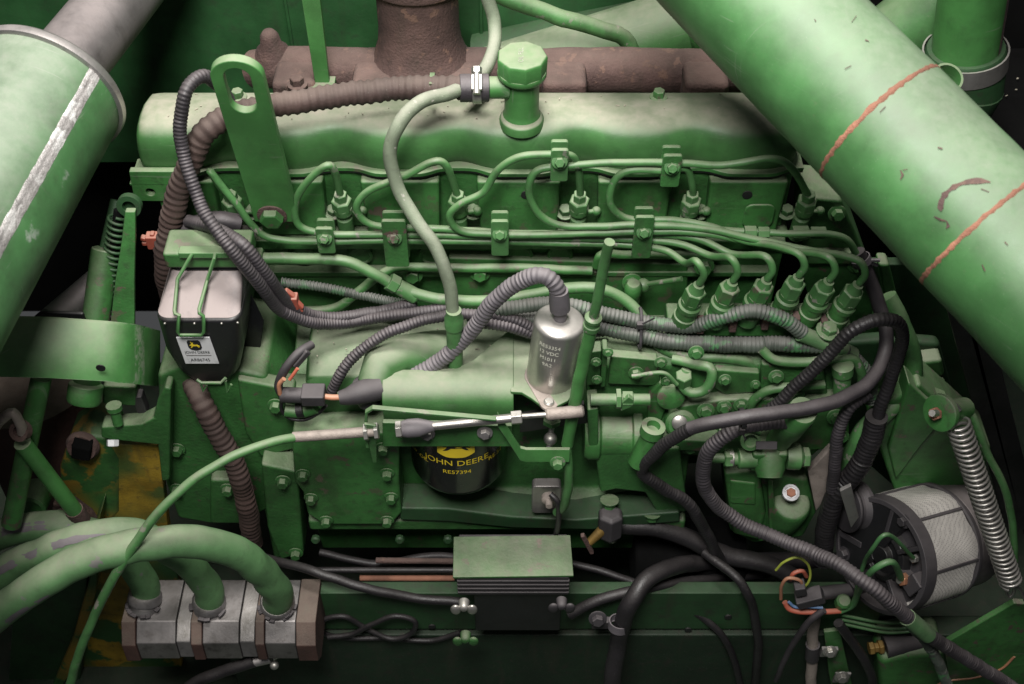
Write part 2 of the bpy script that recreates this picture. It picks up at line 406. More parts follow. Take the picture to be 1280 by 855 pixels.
b = B(); p = P(652, 150, z=327); p.z = 0; b.lathe(p, UZ, [(24, 322), (23.5, 330), (22, 332), (19, 333)], 40); part('filler_boss', b, 'green_cover', cov, ang=60)
# left ledge of the head below the cover
b = B(); b.prism(PY([(161, 214), (168, 251), (232, 252), (236, 214)], -8), V(0, 8, 0), [circ(P(188, 240, -8), UX, UZ, 5, 12)])
part('end_plate', b, 'green', eng, 1.2)
b = B(); b.prism([V(XL-22, -8, 262), V(XL-22, 34, 262), V(XL+10, 40, 262), V(XL+30, -8, 262)], V(0, 0, 3)); part('end_ledge', b, 'green', eng, .8)
part('ledge_bolt', B().bolt(V(XL-2, 16, 265), UZ, 6, 8), 'green_cast', eng, .4)
# cylinder head: pads standing proud between the injector recesses
b = B(); b.box(V((XL+XR)/2, 68, 228), (XR-XL-10, 116, 84)); part('cylinder_head', b, 'green_cast', eng, 2)
edges = [XL+2]+INJ+[XR-2]
for i in range(7):
    a = edges[i]+(20 if i > 0 else 0); c = edges[i+1]-(20 if i < 6 else 0)
    if c-a < 8: continue
    b = B(); h = random.uniform(-3, 3)
    b.prism([V(a, -4, 264), V(a+3, -6, 186+h), V(c-3, -6, 186+h), V(c, -4, 264)], V(0, 18, 0))
    pad = part('head_pad', b, 'green', eng, 3.5)
    if i in (3, 5, 6): part('port_hole', B().lathe(V((a+c)/2+(8 if i == 3 else 0), -4.2, 246), V(0, -1, 0), [(5.6, 0), (5.6, 1.2), (3, 1.4)], 16), 'black', pad)
b = B(); b.prism(rrect(P(948, 268, -7), UX, UZ, 34, 34, 9), V(0, -3, 0)); part('cast_pad', b, 'green', eng, 1.5)
for i, x in enumerate(INJ):      # head bolts down in the recesses
    part('head_bolt', B().bolt(V(x+(-14 if i % 2 else 15), 2, 214), V(0, -.3, 1), 7, 8), 'green_cast', eng, .4)
# block
b = B(); b.box(V(-35, 105, -40), (700, 200, 448)); part('engine_block', b, 'green_cast', eng, 3)
b = B(); b.box(V(-35, -2, 176), (690, 18, 14)); b.box(V(-35, -3, 128), (680, 14, 8)); part('deck_rib', b, 'green_cast', eng, 2)
for px in (378, 450, 540, 650, 700, 790, 850):
    p = P(px, 316, 2); part('core_plug', B().lathe(p, V(0, -1, 0), [(15, 0), (15, 4), (12, 6), (11, 3.5), (3, 3.2)], 22), 'green_cast', eng)
b = B(); b.prism(PY([(560, 322), (860, 330), (860, 382), (820, 400), (570, 392)], -8), V(0, 20, 0)); part('tappet_cover', b, 'green', eng, 3)
b = B(); b.prism(PY([(330, 345), (470, 345), (480, 400), (330, 420)], -6), V(0, 20, 0)); part('cast_panel', b, 'green_cast', eng, 3)
for px, py, y in ((352, 433, -20), (790, 352, -20), (880, 332, -20), (600, 340, -10), (516, 342, -10), (337, 392, -12)):
    part('block_bolt', B().bolt(P(px, py, y), V(0, -1, .25), 8, 9), 'green', eng, .4)
b = B(); b.prism(PY([(1004, 246), (1052, 250), (1074, 300), (1092, 350), (1122, 420), (1130, 450), (1030, 450), (1000, 330)], 6), V(0, 60, 0)); rc = part('rear_casting', b, 'green_cast', eng, 4)
for px, py in ((1046, 266), (1070, 330), (1100, 392)): part('casting_bolt', B().bolt(P(px, py, 5), V(0, -1, .3), 7, 8), 'green', rc, .4)
b = B(); b.prism(PY([(1010, 318), (1068, 318), (1072, 330), (1010, 330)], -6), V(0, 14, 0)); part('casting_rib', b, 'green', rc, 2)
b = B(); b.prism(PY([(1098, 330), (1112, 330), (1136, 430), (1118, 432)], -14), V(0, 22, 0)); part('casting_edge', b, 'green', rc, 4)
# lower crankcase and oil pan
b = B(); prof = [(0, 60), (-60, 40), (-92, 0), (-104, -60), (-112, -150), (-128, -168), (-150, -176), (-150, -196), (-120, -205), (-112, -300), (0, -300)]
b.prism([V(P(382, 600, -120).x, y, z) for y, z in prof], V(P(860, 600, -120).x-P(382, 600, -120).x, 0, 0)); part('crankcase', b, 'green_cast', eng, 4)
for i, (px, ym) in enumerate(((395, -148), (500, -152), (560, -150), (640, -146), (700, -150), (760, -150))): part('pan_bolt', B().lathe(P(px, 672, ym), V(0, -1, .3), [(6, 0), (6, 5), (4, 7)], 8), 'green_dark', eng)
b = B(); b.prism(PY([(500, 635), (560, 636), (640, 646), (720, 650), (850, 640), (850, 652), (740, 662), (640, 660), (560, 652), (500, 650)], -156), V(0, 40, 0)); part('pan_flange', b, 'green_dark', eng, 3)
# side cover (timing / auxiliary) with its bolts
b = B(); sc = PY([(364, 545), (500, 540), (499, 600), (503, 640), (490, 656), (404, 656), (384, 642), (378, 615), (368, 602)], -158)
b.prism(sc, V(0, 46, 0)); sidec = part('side_cover', b, 'green', eng, 4)
for px, py in ((379, 591), (389, 621), (408, 649), (484, 649), (489, 620), (484, 590), (479, 558)):
    part('cover_bolt', B().bolt(P(px, py, -159), V(0, -1, 0), 6, 8), 'green_cast', sidec, .4)
# front housing at the left of the block
b = B(); b.prism(PY([(196, 470), (240, 450), (330, 470), (372, 520), (372, 560), (380, 690), (342, 700), (330, 640), (300, 655), (262, 655), (222, 648), (205, 600)], -120), V(0, 120, 0))
part('front_housing', b, 'green_cast', eng, 6)
b = B(); b.prism(PY([(296, 474), (368, 488), (374, 560), (326, 572), (306, 540)], -128), V(0, 20, 0)); part('housing_panel', b, 'green', eng, 4)
b = B(); b.prism(PY([(326, 580), (372, 590), (380, 692), (350, 700), (334, 660)], -150), V(0, 40, 0)); part('housing_foot', b, 'green_cast', eng, 4)
b = B(); b.prism(PY([(262, 600), (300, 600), (306, 655), (262, 655)], -135), V(0, 30, 0)); part('housing_boss', b, 'green_cast', eng, 5)
for px, py, y in ((285, 610, -136), (370, 690, -152), (354, 600, -152), (222, 560, -122), (345, 505, -130), (222, 610, -122)):
    part('housing_bolt', B().bolt(P(px, py, y), V(0, -1, .1), 6.5, 8), 'green_cast', eng, .4)
# oil cooler housing: the pale dusty hump in the middle
x0, x1 = P(386, 450, -80).x, P(640, 450, -80).x
prof = [(-30, 82), (-60, 80), (-95, 74), (-112, 66), (-119, 52), (-121, 30), (-120, -60), (-30, -60)]
b = B(); rings = []
for x, s in ((x0, .93), (x0+3, .98), (x0+10, 1), (x0+60, 1), (x1-60, .98), (x1, .94)): rings.append([V(x, y, -60+(z+60)*s) for y, z in prof])
b.loft(rings); ocl = part('oil_cooler_housing', b, 'green_housing', eng, 5, 'pale dusty hump of the oil cooler housing', ang=50, seg=3)
b = B(); b.sweep([P(560, 440, -70), P(520, 442, -88), P(478, 452, -112), P(470, 478, -128)], 27, 20, rfun=lambda t: 1-.22*t); part('outlet_neck', b, 'green_housing', ocl, ang=60)
b = B(); b.prism(PY([(345, 488), (478, 496), (480, 545), (366, 545), (352, 520)], -124), V(0, 30, 0)); part('filter_base', b, 'green', eng, 4)
# flywheel end at the right
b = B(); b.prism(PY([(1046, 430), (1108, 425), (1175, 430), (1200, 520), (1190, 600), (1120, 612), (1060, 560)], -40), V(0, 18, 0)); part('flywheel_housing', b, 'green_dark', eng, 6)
b = B(); b.prism(PY([(1128, 455), (1178, 450), (1182, 470), (1130, 476)], -60), V(0, 30, 0)); b.prism(PY([(1132, 490), (1186, 490), (1192, 515), (1140, 512)], -66), V(0, 30, 0)); part('housing_rib', b, 'green_housing', eng, 5)
b = B(); b.prism(PY([(1085, 520), (1150, 480), (1240, 560), (1225, 610), (1118, 615)], -120), V(0, 60, 0)); part('mount_foot', b, 'green', eng, 5)
b = B(); b.prism(PY([(1136, 478), (1160, 500), (1190, 512), (1150, 560), (1120, 600), (1110, 560)], -126), V(0, 30, 0)); part('mount_web', b, 'green', eng, 3)
# ---------------------------------------------------------------- behind the engine: exhaust manifold, second bracket, tubes
man = thing('exhaust_manifold', 'rusty brown cast iron exhaust manifold behind the valve cover', 'manifold', P(620, 100, 200))
q = [P(318, 86, 215), P(345, 84, 205), P(420, 87, 200), P(620, 88, 200), P(800, 88, 200), P(960, 92, 200)]
part('log', B().sweep(q, 27, 24, step=12, rfun=lambda t: .85+.15*min(1, t*9)), 'rust', man, ang=60)
b = B(); c0 = P(527, 85, 200); b.lathe(c0, V(0, .05, 1), [(80, -12), (66, 6), (56, 20), (49, 40), (47, 60), (47, 100), (49, 125)], 30); part('riser', b, 'rust', man, ang=60)
b = B(); b.lathe(c0+V(0, 4, 0), V(0, .05, 1), [(47, 108), (57, 112), (58, 116), (58, 130), (52, 136), (52, 150)], 30); part('riser_flange', b, 'rust', man, 1)
b = B(); b.lathe(P(341, 66, 205), V(0, -.1, 1), [(24, -12), (20, 4), (13, 12), (11, 26), (7, 32), (1, 33)], 16); part('lug', b, 'rust', man, ang=60)
for px in (372, 470, 585, 705, 880):
    b = B(); c0 = P(px, 108, 165); b.box(c0, (52, 50, 44)); part('runner', b, 'rust', man, 8)
b = B(); b.bolt(P(372, 106, 140), UZ, 8); part('stud_nut', b, 'rust', man)
# second lifting bracket on the far side
br = thing('lifting_bracket', 'narrow green upright lifting strap behind the engine at top left', 'bracket', P(400, 105, 150), 'lifting brackets')
b = B(); b.prism(PY([(377, 0), (380, -30), (395, -32), (401, 8), (412, 106), (394, 106)], 150), V(0, 9, 0)); part('strap', b, 'green_clean', br, 1)
b = B(); b.box(P(403, 108, 150), (30, 26, 12)); part('foot', b, 'green', br, 1)
# tubes and ducts behind
solo('return_tube', B().sweep([P(600, -16, 235), P(680, 14, 235), P(745, 34, 235), P(777, 44, 235), P(788, 58, 232), P(789, 80, 225)], 10, 14), 'green_pipe', 'green steel tube sloping down to the manifold behind the breather cap', 'pipe')
dk = thing('air_duct', 'dusty olive green round duct behind the manifold at upper right', 'duct', P(850, 60, 300))
part('duct', B().cyl(P(600, 112, 300), P(1015, -10, 300), 52, 52, 32), 'green_housing', dk, ang=60)
part('duct_lower', B().cyl(P(600, 78, 340), P(800, 40, 320), 40, 40, 28), 'green_dark', dk, ang=60)
b = B(); b.lathe(P(862, 35, 300), (P(1015, -10, 300)-P(600, 112, 300)), [(53, 0), (56, 4), (56, 20), (53, 24)], 32); part('band', b, 'green', dk)
# far bits at the top right: grey elbow, stack pipe and clamp
stk = thing('stack_pipe', 'green pipe with rusty strip clamped into a dark rubber elbow at upper right', 'pipe', P(1208, 110, 150))
A0, A1 = P(1207, 62, 150), P(1224, -60, 150)
part('pipe', B().cyl(A0-(A1-A0)*.3, A1, 37, 37, 28), 'green_clean', stk, ang=60)
b = B(); ax = (A1-A0).normalized(); u_, v_ = basis(ax)
for i in range(1):
    seg = []
    for h in (-10, 130):
        seg.append([A0+ax*h+UX*(37.8*math.cos(t))-UY*(37.8*math.sin(t)) for t in [math.radians(10+5*k) for k in range(7)]])
    bb = B(); bb.loft(seg, closed=False); part('rust_strip', bb, 'rust', stk)
b = B(); b.lathe(A0, ax, [(48, -56), (46, -12), (44, 0), (42, 4), (40, 4)], 30); part('rubber_sleeve', b, 'green_dark', stk, ang=60)
b = B(); b.lathe(A0, ax, [(46.5, -20), (48, -20), (47, 2), (45, 2)], 36, caps=False); part('band_clamp', b, 'zinc', stk)
b = B(); b.sweep([A0-ax*40, A0-ax*80+V(-12, 0, 0), A0-ax*120+V(-50, 20, 0), A0-ax*130+V(-120, 40, 0)], 50, 26, rfun=lambda t: 1+.12*t); part('elbow', b, 'green_dark', stk, ang=60)
solo('cross_duct', B().cyl(P(1085, 75, 230), P(1215, -25, 230), 46, 46, 28), 'green_housing', 'dusty grey green duct passing behind the big tube at top right', 'duct', ang=60)
b = B(); b.lathe(P(1185, 96, 60), V(.1, -.5, 1), [(17, -30), (17, 0), (14.5, 0), (14.5, -24)], 24); solo('open_pipe_end', b, 'green_clean', 'small open pipe end with rusty inside behind the big tube', 'pipe')
b = B(); random.seed(5)
for i in range(7):
    p = P(random.uniform(1190, 1278), random.uniform(95, 260), z=120); b.box(p+V(0, 0, 3), (random.uniform(1.5, 4), random.uniform(1, 2), 1), Matrix.Rotation(random.uniform(0, 6), 3, 'Z'))
o = solo('chaff', b, 'web', 'scattered pale bits of chaff on the dark shelf at right', 'chaff', kind='stuff')
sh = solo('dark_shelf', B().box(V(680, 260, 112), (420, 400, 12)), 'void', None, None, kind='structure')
# ---------------------------------------------------------------- the big tube upper right
bt = thing('intake_tube', 'big smooth green tube with two rusty weld rings crossing the upper right', 'tube', P(1280, 340, -300))
TA, TB = P(852, -98, 40), P(1280, 338, -300)
tv = (TB-TA); TE = TB+tv*.42
R_T = 65.5
tdir = tv.normalized(); tu, tv2 = basis(tdir)
rings = []
for i in range(130):
    c0 = (TA-tv*.25).lerp(TE, i/129); ring = []
    for k in range(80):
        a = 2*math.pi*k/80; d = tu*math.cos(a)+tv2*math.sin(a); p = c0+d*R_T
        ring.append(p+d*(mnoise.noise(p*.012)*.9+mnoise.noise(p*.05)*.25))
    rings.append(ring)
part('tube', B().loft(rings), 'green_tube', bt, ang=60)
tdir = tv.normalized(); tu, tv2 = basis(tdir)
def ring_bead(t, n=120):
    bb = B(); c0 = TA+tv*t; rings = []
    for k in range(n+1):
        a = 2*math.pi*k/n; d = tu*math.cos(a)+tv2*math.sin(a)
        o = 2.4*math.sin(a*1.0+1)+random.uniform(-.5, .5); h = 3.5+random.uniform(-1.3, .9)
        rings.append([c0+tdir*(o-h)+d*(R_T-1.2), c0+tdir*(o-h*.5)+d*(R_T+.55+random.uniform(0, .3)), c0+tdir*(o+h*.5)+d*(R_T+.55+random.uniform(0, .3)), c0+tdir*(o+h)+d*(R_T-1.2)])
    bb.loft(rings, closed=False); return bb
def tube_t(px, py):
    best = None
    for i in range(4000):
        t = -.2+i/4000*1.7; c = TA+tv*t; k = kk(c); r = c-CAM
        x = 640+r.x/k; y = 427-(r.dot(V(0, SP, CP)))/k
        d = (x-px)**2+(y-py)**2
        if best is None or d < best[0]: best = (d, t)
    return best[1]
for px, py in ((1098, 156), (1215, 300)): part('weld_ring', ring_bead(tube_t(px, py)), 'rust_bead', bt, ang=70)
def on_tube(px, py):
    """point and normal on the tube surface seen at that pixel"""
    o = CAM; d = (P(px, py, 0)-CAM).normalized(); w0 = o-TA
    dp = d-tdir*d.dot(tdir); wp = w0-tdir*w0.dot(tdir)
    a = dp.dot(dp); b_ = 2*dp.dot(wp); c = wp.dot(wp)-R_T**2; D = b_*b_-4*a*c
    if D < 0: return None
    p = o+d*((-b_-math.sqrt(D))/(2*a)); n = (p-TA)-tdir*(p-TA).dot(tdir); return p, n.normalized()
def scrape(pts, wd):
    bb = B(); rings = []
    pp = [x for x in (on_tube(*p) for p in pts) if x]
    for i, (p, n) in enumerate(pp):
        t = (pp[min(i+1, len(pp)-1)][0]-pp[max(0, i-1)][0]).normalized(); s = n.cross(t); k = wd*random.uniform(.5, 1.2)*(.25 if i in (0, len(pp)-1) else 1)
        rings.append([p+s*k+n*1.0, p-s*k+n*1.0])
    bb.loft(rings, closed=False); return bb
def arc_pts(c, r0, r1, a0, a1, n=16):
    return [(c[0]+r0*math.cos(math.radians(a0+(a1-a0)*i/n)), c[1]+r1*math.sin(math.radians(a0+(a1-a0)*i/n))) for i in range(n+1)]
part('paint_scrape', scrape(arc_pts((1222, 258), 46, 32, 170, 290), 2.4), 'rust', bt, False)
for pts, wd in (([(1168, 270), (1176, 274), (1184, 276)], 1.6), ([(1184, 276), (1186, 282), (1183, 285)], 2), ([(1126, 212), (1129, 218), (1126, 224)], 1.2), ([(1129, 212), (1135, 211)], 1.6), ([(1056, 86), (1064, 82)], 2), ([(1081, 50), (1086, 52)], 2.2), ([(1018, 24), (1020, 27)], 1.8), ([(1100, 140), (1107, 133)], 2), ([(1172, 184), (1178, 186)], 2.4), ([(1226, 236), (1236, 240)], 2.4), ([(1064, 28), (1070, 20)], 1), ([(1228, 330), (1232, 338)], 2.2), ([(1256, 302), (1260, 306)], 1.8)):
    part('paint_chip', scrape(pts, wd), 'rust', bt, False)
# dark grey channel and belt under the tube end
for i, (a, c) in enumerate((((1196, 380), (1268, 660)), ((1222, 400), (1300, 700)))):
    solo('belt_strand', B().bar(P(*a, -60), P(*c, -60), 24, 8, UY), 'conduit', ['dark grey belt strand under the big tube, left of two', 'dark grey belt strand under the big tube, right of two'][i], 'belt', 'belt strands', 1)
b = B(); b.prism(PY([(1080, 330), (1175, 330), (1215, 440), (1216, 560), (1120, 560), (1080, 430)], 70), V(0, 14, 0)); solo('shroud_panel', b, 'green_dark', 'dark green curved shroud panel behind the flywheel end', 'panel', bevel=2)  # dark panel widened over the open gap to stand in for its darkness
# ---------------------------------------------------------------- muffler
mu = thing('muffler', 'scuffed green exhaust muffler with white seam at upper left corner', 'muffler', P(0, 300, -120))
mc = P(58, 112, 0); md = V(.19, .97, .13).normalized(); R_M = 77
md = ((P(58+53*2, 110-85*2, 330)-mc)*0+md).normalized()
u_, v_ = basis(md)
part('shell', B().cyl(mc-md*520, mc, R_M, R_M, 72), 'muffler_green', mu, ang=60)
b = B(); b.lathe(mc, md, [(R_M, -6), (R_M+3.5, -4), (R_M+4, 3), (R_M+1, 7), (R_M-6, 8), (42, 16)], 72); part('end_rim', b, 'alu', mu, ang=50)
pd = (P(88+200, 45-200, 330)-P(88, 45, 60)).normalized()
pa = mc+md*2
pe = P(205, -72, 300)
part('outlet_pipe', B().cyl(pa, pa+(pe-pa)*1.4, 38, 38, 36), 'muffler_metal', mu, ang=60)
# seam: a raised lap strip along the shell
def on_cyl(px, py, c0, ax, R):
    o = CAM; d = (P(px, py, 0)-CAM).normalized(); w0 = o-c0
    dp = d-ax*d.dot(ax); wp = w0-ax*w0.dot(ax)
    a = dp.dot(dp); b_ = 2*dp.dot(wp); c = wp.dot(wp)-R*R; D = b_*b_-4*a*c
    p = o+d*((-b_-math.sqrt(max(0, D)))/(2*a)); n = (p-c0)-ax*(p-c0).dot(ax); return p, n.normalized()
p, n = on_cyl(119, 88, mc, md, R_M); s = n.cross(md)
b = B(); rings = []
for i in range(90):
    h = -4-i*5.6; w2 = 4.2+random.uniform(-.5, .5); base = mc+n*0
    ro = [base+md*h+(n*math.cos(t/R_M)+s*math.sin(t/R_M))*(R_M+e*.55+random.uniform(0, .25)) for t, e in ((-w2-3.5, .1), (-w2, 1.2), (-1.5, 1.6), (0, .6), (1.5, 1.9), (w2, 1.6), (w2+2, .1))]
    rings.append(ro)
b.loft(rings, closed=False); part('seam', b, 'seam_paint', mu, False, 'rough whitish weld seam', ang=50)
# ---------------------------------------------------------------- lifting bracket in front of the cover
br = thing('lifting_bracket', 'tall green slotted lifting bracket bolted to the head at left', 'bracket', P(345, 268, -22), 'lifting brackets')
o0 = P(342, 262, -24); top = P(298, 88, -60)
ex = UX.copy(); ey = (top-o0).normalized(); ex = (ex-ey*ex.dot(ey)).normalized(); nn = ex.cross(ey)
if nn.y > 0: nn = -nn
H_ = (top-o0).length
k0 = kk(o0)
out = [o0+ex*a*1+ey*h for a, h in ((-21, -8), (27, -8), (27, 14))]
wb = 25
out += [top+ex*(wb*math.cos(t))+ey*(wb*math.sin(t)*.9) for t in [math.radians(180*i/16) for i in range(17)]]
out += [o0+ex*-21+ey*12]
slot = [top+ex*(12.5*math.cos(t))+ey*(12.5*math.sin(t)-(0 if i < 13 else 34)) for i, t in [(i, math.radians(15*i if i < 13 else 15*(i-1))) for i in range(26)]]
b = B(); b.prism(out, nn*10, [slot[:25]]); part('strap', b, 'green_clean', br, 1.4)
b = B(); b.lathe(o0+ey*4+nn*10, nn, [(16, 0), (16, 2), (14, 2.6)], 24); part('washer', b, 'rust', br)
part('bolt', B().hexn(o0+ey*4+nn*12, nn, 13, 9), 'green', br, .6)
# ---------------------------------------------------------------- breather pipe with octagonal cap
bp = thing('oil_filler', 'green upright filler pipe with octagonal screw cap on the valve cover', 'filler pipe', V(P(652, 150, z=324).x, P(652, 150, z=324).y, 324))
c0 = wl(bp)
topz = P(654, 92, c0.y).z
b = B(); b.lathe(c0, UZ, [(20, 0), (20, 9), (18.6, 11), (18.2, 16), (18.2, topz-324+6)], 32); part('neck', b, 'green_clean', bp, ang=50)
b = B(); b.lathe(V(c0.x, c0.y, topz), UZ, [(24, -2), (25.5, 0), (25.5, 4), (25, 5)], 32); part('cap_skirt', b, 'green_clean', bp, ang=50)
b = B(); b.lathe(V(c0.x, c0.y, topz), UZ, [(25.6, 3), (26.4, 20), (25, 23), (20, 24.2)], 9, .2); cap = part('cap', b, 'green_clean', bp, 1.2)
for i, t_ in enumerate(('OIL FILL',)):
    text('lettering', t_, 8, 'emboss_print', cap, lambda u, v: V(c0.x-1-v*.9, c0.y+u*.9-2, topz+24.5))
so = V(c0.x-14, c0.y-4, topz-14)
b = B(); b.cyl(so, so+V(-34, -4, 3), 11.5, 11.5, 22); part('side_outlet', b, 'green_clean', bp, ang=50)
# corrugated breather hose
hs = thing('breather_hose', 'brown corrugated breather hose running from the filler pipe to the left and down', 'hose', P(315, 650, -130))
q0 = so+V(-24, -3, 2)
hp = [q0, q0+V(-22, -2, 1), P(500, 110, 22), P(420, 119, 12), P(350, 130, 0), P(292, 142, -10), P(258, 162, -22), P(236, 205, -32), P(217, 265, -38), P(206, 330, -44), P(216, 375, -28), P(236, 430, -30), P(240, 470, -105), P(250, 498, -138), P(272, 540, -150), P(294, 580, -158), P(310, 640, -160), P(316, 680, -150)]
part('hose', B().sweep(hp, 12.8, 20, corr=(8.5, 1.3)), 'brown_hose', hs, ang=60)
part('hose_end', B().cyl(q0+V(4, 0, 0), q0+V(-26, -2, 1), 14.5, 14.5, 24), 'conduit', hs, 1, ang=50)
def hose_clamp(par, p, d, r, wd=9):
    bb = B(); d = d.normalized(); bb.lathe(p-d*wd/2, d, [(r, 0), (r+1, 0), (r+1, wd), (r, wd)], 26, caps=False); cl = part('clamp_band', bb, 'zinc', par)
    u, v = basis(d); up = V(0, -.6, .8); s = (up-d*up.dot(d)).normalized(); t = d.cross(s)
    bb = B(); bb.box(p+s*(r+4), (1, 1, 1), Matrix((d*(wd+2), t*16, s*7)).transposed()); part('clamp_housing', bb, 'zinc', cl, .8)
    bb = B(); bb.cyl(p+s*(r+5)-t*12, p+s*(r+5)+t*10, 4, 4, 12); bb.hexn(p+s*(r+5)+t*10, t, 5.5, 6); part('clamp_screw', bb, 'zinc', cl)
hose_clamp(hs, q0+V(-8, -1, 0), V(-1, 0, 0), 15)
def ring_tie(par, p, d, r, m='green', wd=4, name='cable_tie'):
    bb = B(); d = d.normalized(); bb.lathe(p-d*wd/2, d, [(r, 0), (r+1.2, 0), (r+1.2, wd), (r, wd)], 22, caps=False)
    up = V(.2, -.7, .7); s = (up-d*up.dot(d)).normalized(); bb.box(p+s*(r+2.5), (5, 5, 5)); bb.cyl(p+s*(r+2), p+s*(r+2)+d.cross(s)*13+s*3, 1, 1, 6)
    return part(name, bb, m, par)
ring_tie(hs, P(541, 108, 26), V(1, 0, 0), 13.4, 'green', 5)
# braided green hose from the top down to the housing
bh = thing('fuel_hose', 'pale green braided hose dropping from the breather hose to the middle fitting', 'hose', P(568, 410, -80))
part('hose', B().sweep([P(606, -14, 120), P(617, 25, 110), P(618, 58, 90), P(604, 88, 60), P(572, 112, 10), P(525, 128, -22), P(498, 155, -38), P(488, 192, -46), P(497, 232, -56), P(518, 272, -70), P(543, 306, -84), P(559, 345, -100), P(567, 396, -112)], 7.2, 16), 'braid_hose', bh, ang=60)
b = B(); f0 = P(568, 420, -112); f1 = P(567, 384, -112); b.lathe(f0, f1-f0, [(9, -50), (9, 16), (10.5, 16), (10.5, 30), (8.5, 34), (8.5, 42)], 16); part('fitting', b, 'green_pipe', bh)
# ---------------------------------------------------------------- injectors
names = ['fuel injector at the left end, half hidden behind the crossing hoses', 'fuel injector just right of the slotted lifting bracket', 'fuel injector left of the braided hose\'s right neighbour pad, third from left', 'fuel injector right under the upper middle pipe clamp', 'fuel injector under the right upper pipe clamp, second from right', 'fuel injector at the right end beside the big tube']
names[2] = 'fuel injector between the braided hose and the middle head pad'
for i, x in enumerate(INJ):
    t = thing('fuel_injector', names[i], 'injector', V(x, -8, 188), 'fuel injectors along the head')
    d = V(0, -.16, 1).normalized(); p = V(x, -8, 188)
    part('body', B().lathe(p, d, [(9, 0), (9, 34), (7, 36), (7, 44), (10.5, 44), (10.5, 52)], 18), 'green_pipe', t)
    part('hex_nut', B().hexn(p+d*50, d, 11.5, 14, ph=.3), 'green_pipe', t, .5)
    part('pipe_nut', B().hexn(p+d*64, d, 7.5, 10, ph=.1), 'green_pipe', t, .4)
    b = B(); b.cyl(p+d*40+V(0, 0, 0), p+d*40+V(20, 6, -2), 3, 3, 10); b.sphere(p+d*40+V(20, 6, -2), 5.5); part('leak_off_stub', b, 'green_cast', t)
def injtop(i): return V(INJ[i], -8, 188)+V(0, -.16, 1).normalized()*70
# ---------------------------------------------------------------- high pressure pipes
RP = 4.1
VALVE = [(857, 392), (897, 390), (938, 388), (978, 384), (1014, 387), (1048, 392)]   # base of each delivery valve
YV = -92
VB = [P(x, y, YV) for x, y in VALVE]
VD = V(.16, -.12, 1).normalized()
VJ = [V(random.uniform(-.035, .035), random.uniform(-.03, .03), 0) for i in range(6)]
def vtop(i): return VB[i]+(VD+VJ[i]).normalized()*62
YF = -34
L = {
 0: ([injtop(0), injtop(0)+V(-4, -4, 10), P(262, 212, -28), P(296, 256, -33), P(326, 291, -36), P(350, 299, -36), P(500, 300, YF), P(700, 303, YF), P(792, 306, -38), P(832, 313, -50), P(856, 328, -70)], 0),
 1: ([injtop(1), injtop(1)+V(0, -2, 9), P(412, 206, -28), P(390, 220, -30), P(370, 252, -33), P(374, 281, -36), P(398, 290, -36), P(520, 293, YF), P(700, 297, YF), P(800, 299, -38), P(852, 305, -48), P(888, 320, -66)], 1),
 2: ([injtop(2), injtop(2)+V(-2, -2, 9), P(550, 201, -28), P(505, 220, -31), P(458, 240, -34), P(446, 260, -36), P(462, 279, -37), P(540, 285, YF), P(640, 291, YF), P(800, 292, -38), P(868, 297, -46), P(915, 317, -64)], 2),
 3: ([injtop(3), injtop(3)+V(0, -2, 8), P(716, 195, -30), P(698, 193, -33), P(648, 196, -33), P(622, 212, -33), P(604, 240, -35), P(576, 254, -37), P(562, 270, -38), P(574, 287, -38), P(640, 293, -40), P(800, 289, -44), P(872, 290, -48), P(940, 302, -56)], 3),
 4: ([injtop(4), injtop(4)+V(0, -2, 8), P(856, 210, -30), P(836, 213, -33), P(786, 213, -33), P(767, 228, -34), P(764, 256, -36), P(782, 272, -37), P(840, 275, -40), P(890, 283, -46), P(930, 300, -54), P(984, 312, -62)], 4),
 5: ([injtop(5), injtop(5)+V(-4, -2, 7), P(975, 199, -30), P(900, 206, -33), P(838, 203, -33), P(768, 203, -33), P(700, 208, -33), P(670, 214, -33), P(661, 236, -35), P(675, 268, -37), P(700, 281, -39), P(800, 281, -44), P(880, 285, -48), P(950, 300, -58), P(1010, 312, -66)], 5)}
pl = ['injection pipe of the leftmost injector, lowest in the long bundle', 'injection pipe looping down from the injector beside the slotted bracket', 'injection pipe sloping under the braided hose to the third injector', 'injection pipe through the upper middle clamp bending down in a swan neck', 'injection pipe with a small square loop left of the right upper clamp', 'injection pipe running highest to the right end of the head']
for i in range(6):
    pts, k = L[i]; e = vtop(k)
    pts = pts+[e+VD*22+V(-10, 6, 2), e+VD*10, e-VD*6]
    solo('injection_pipe', B().sweep(pts, RP, 12, step=3), 'green_pipe', pl[i], 'pipe', 'high pressure injection pipes', ang=60)
# pipe clamps
def clamp(px, py, y, wpx, hpx, lab, dark=False):
    t = thing('pipe_clamp', lab, 'clamp', P(px, py+hpx/2, y), 'clamps on the injection pipes')
    c = P(px, py, y); k = kk(c); w_, h_ = wpx*k, hpx*k/.72
    m = 'green_cast' if dark else 'green_pipe'
    for s, yy in ((0, -7), (1, 7)):
        b = B(); b.prism(rrect(c+V(0, yy-2.5, 0), UX, UZ, w_, h_, 3), V(0, 5, 0)); part('clamp_plate', b, m, t, 1)
    part('bolt', B().bolt(c+V(0, -10, h_*.16), V(0, -1, .5), 5.5, 6), m, t, .4)
    b = B(); b.cyl(c+V(0, -10, h_*.2), c+V(0, 9, h_*.2), 3, 3, 10); part('spacer', b, m, t)
    b = B(); b.box(c+V(0, 0, -h_*.4), (w_*.9, 16, 5)); part('foot', b, m, t, 1)
clamp(408, 294, -38, 22, 30, 'small pale clamp on the lower pipe bundle, leftmost')
clamp(495, 298, -40, 30, 56, 'tall dark clamp on the lower pipe bundle beside the braided hose', True)
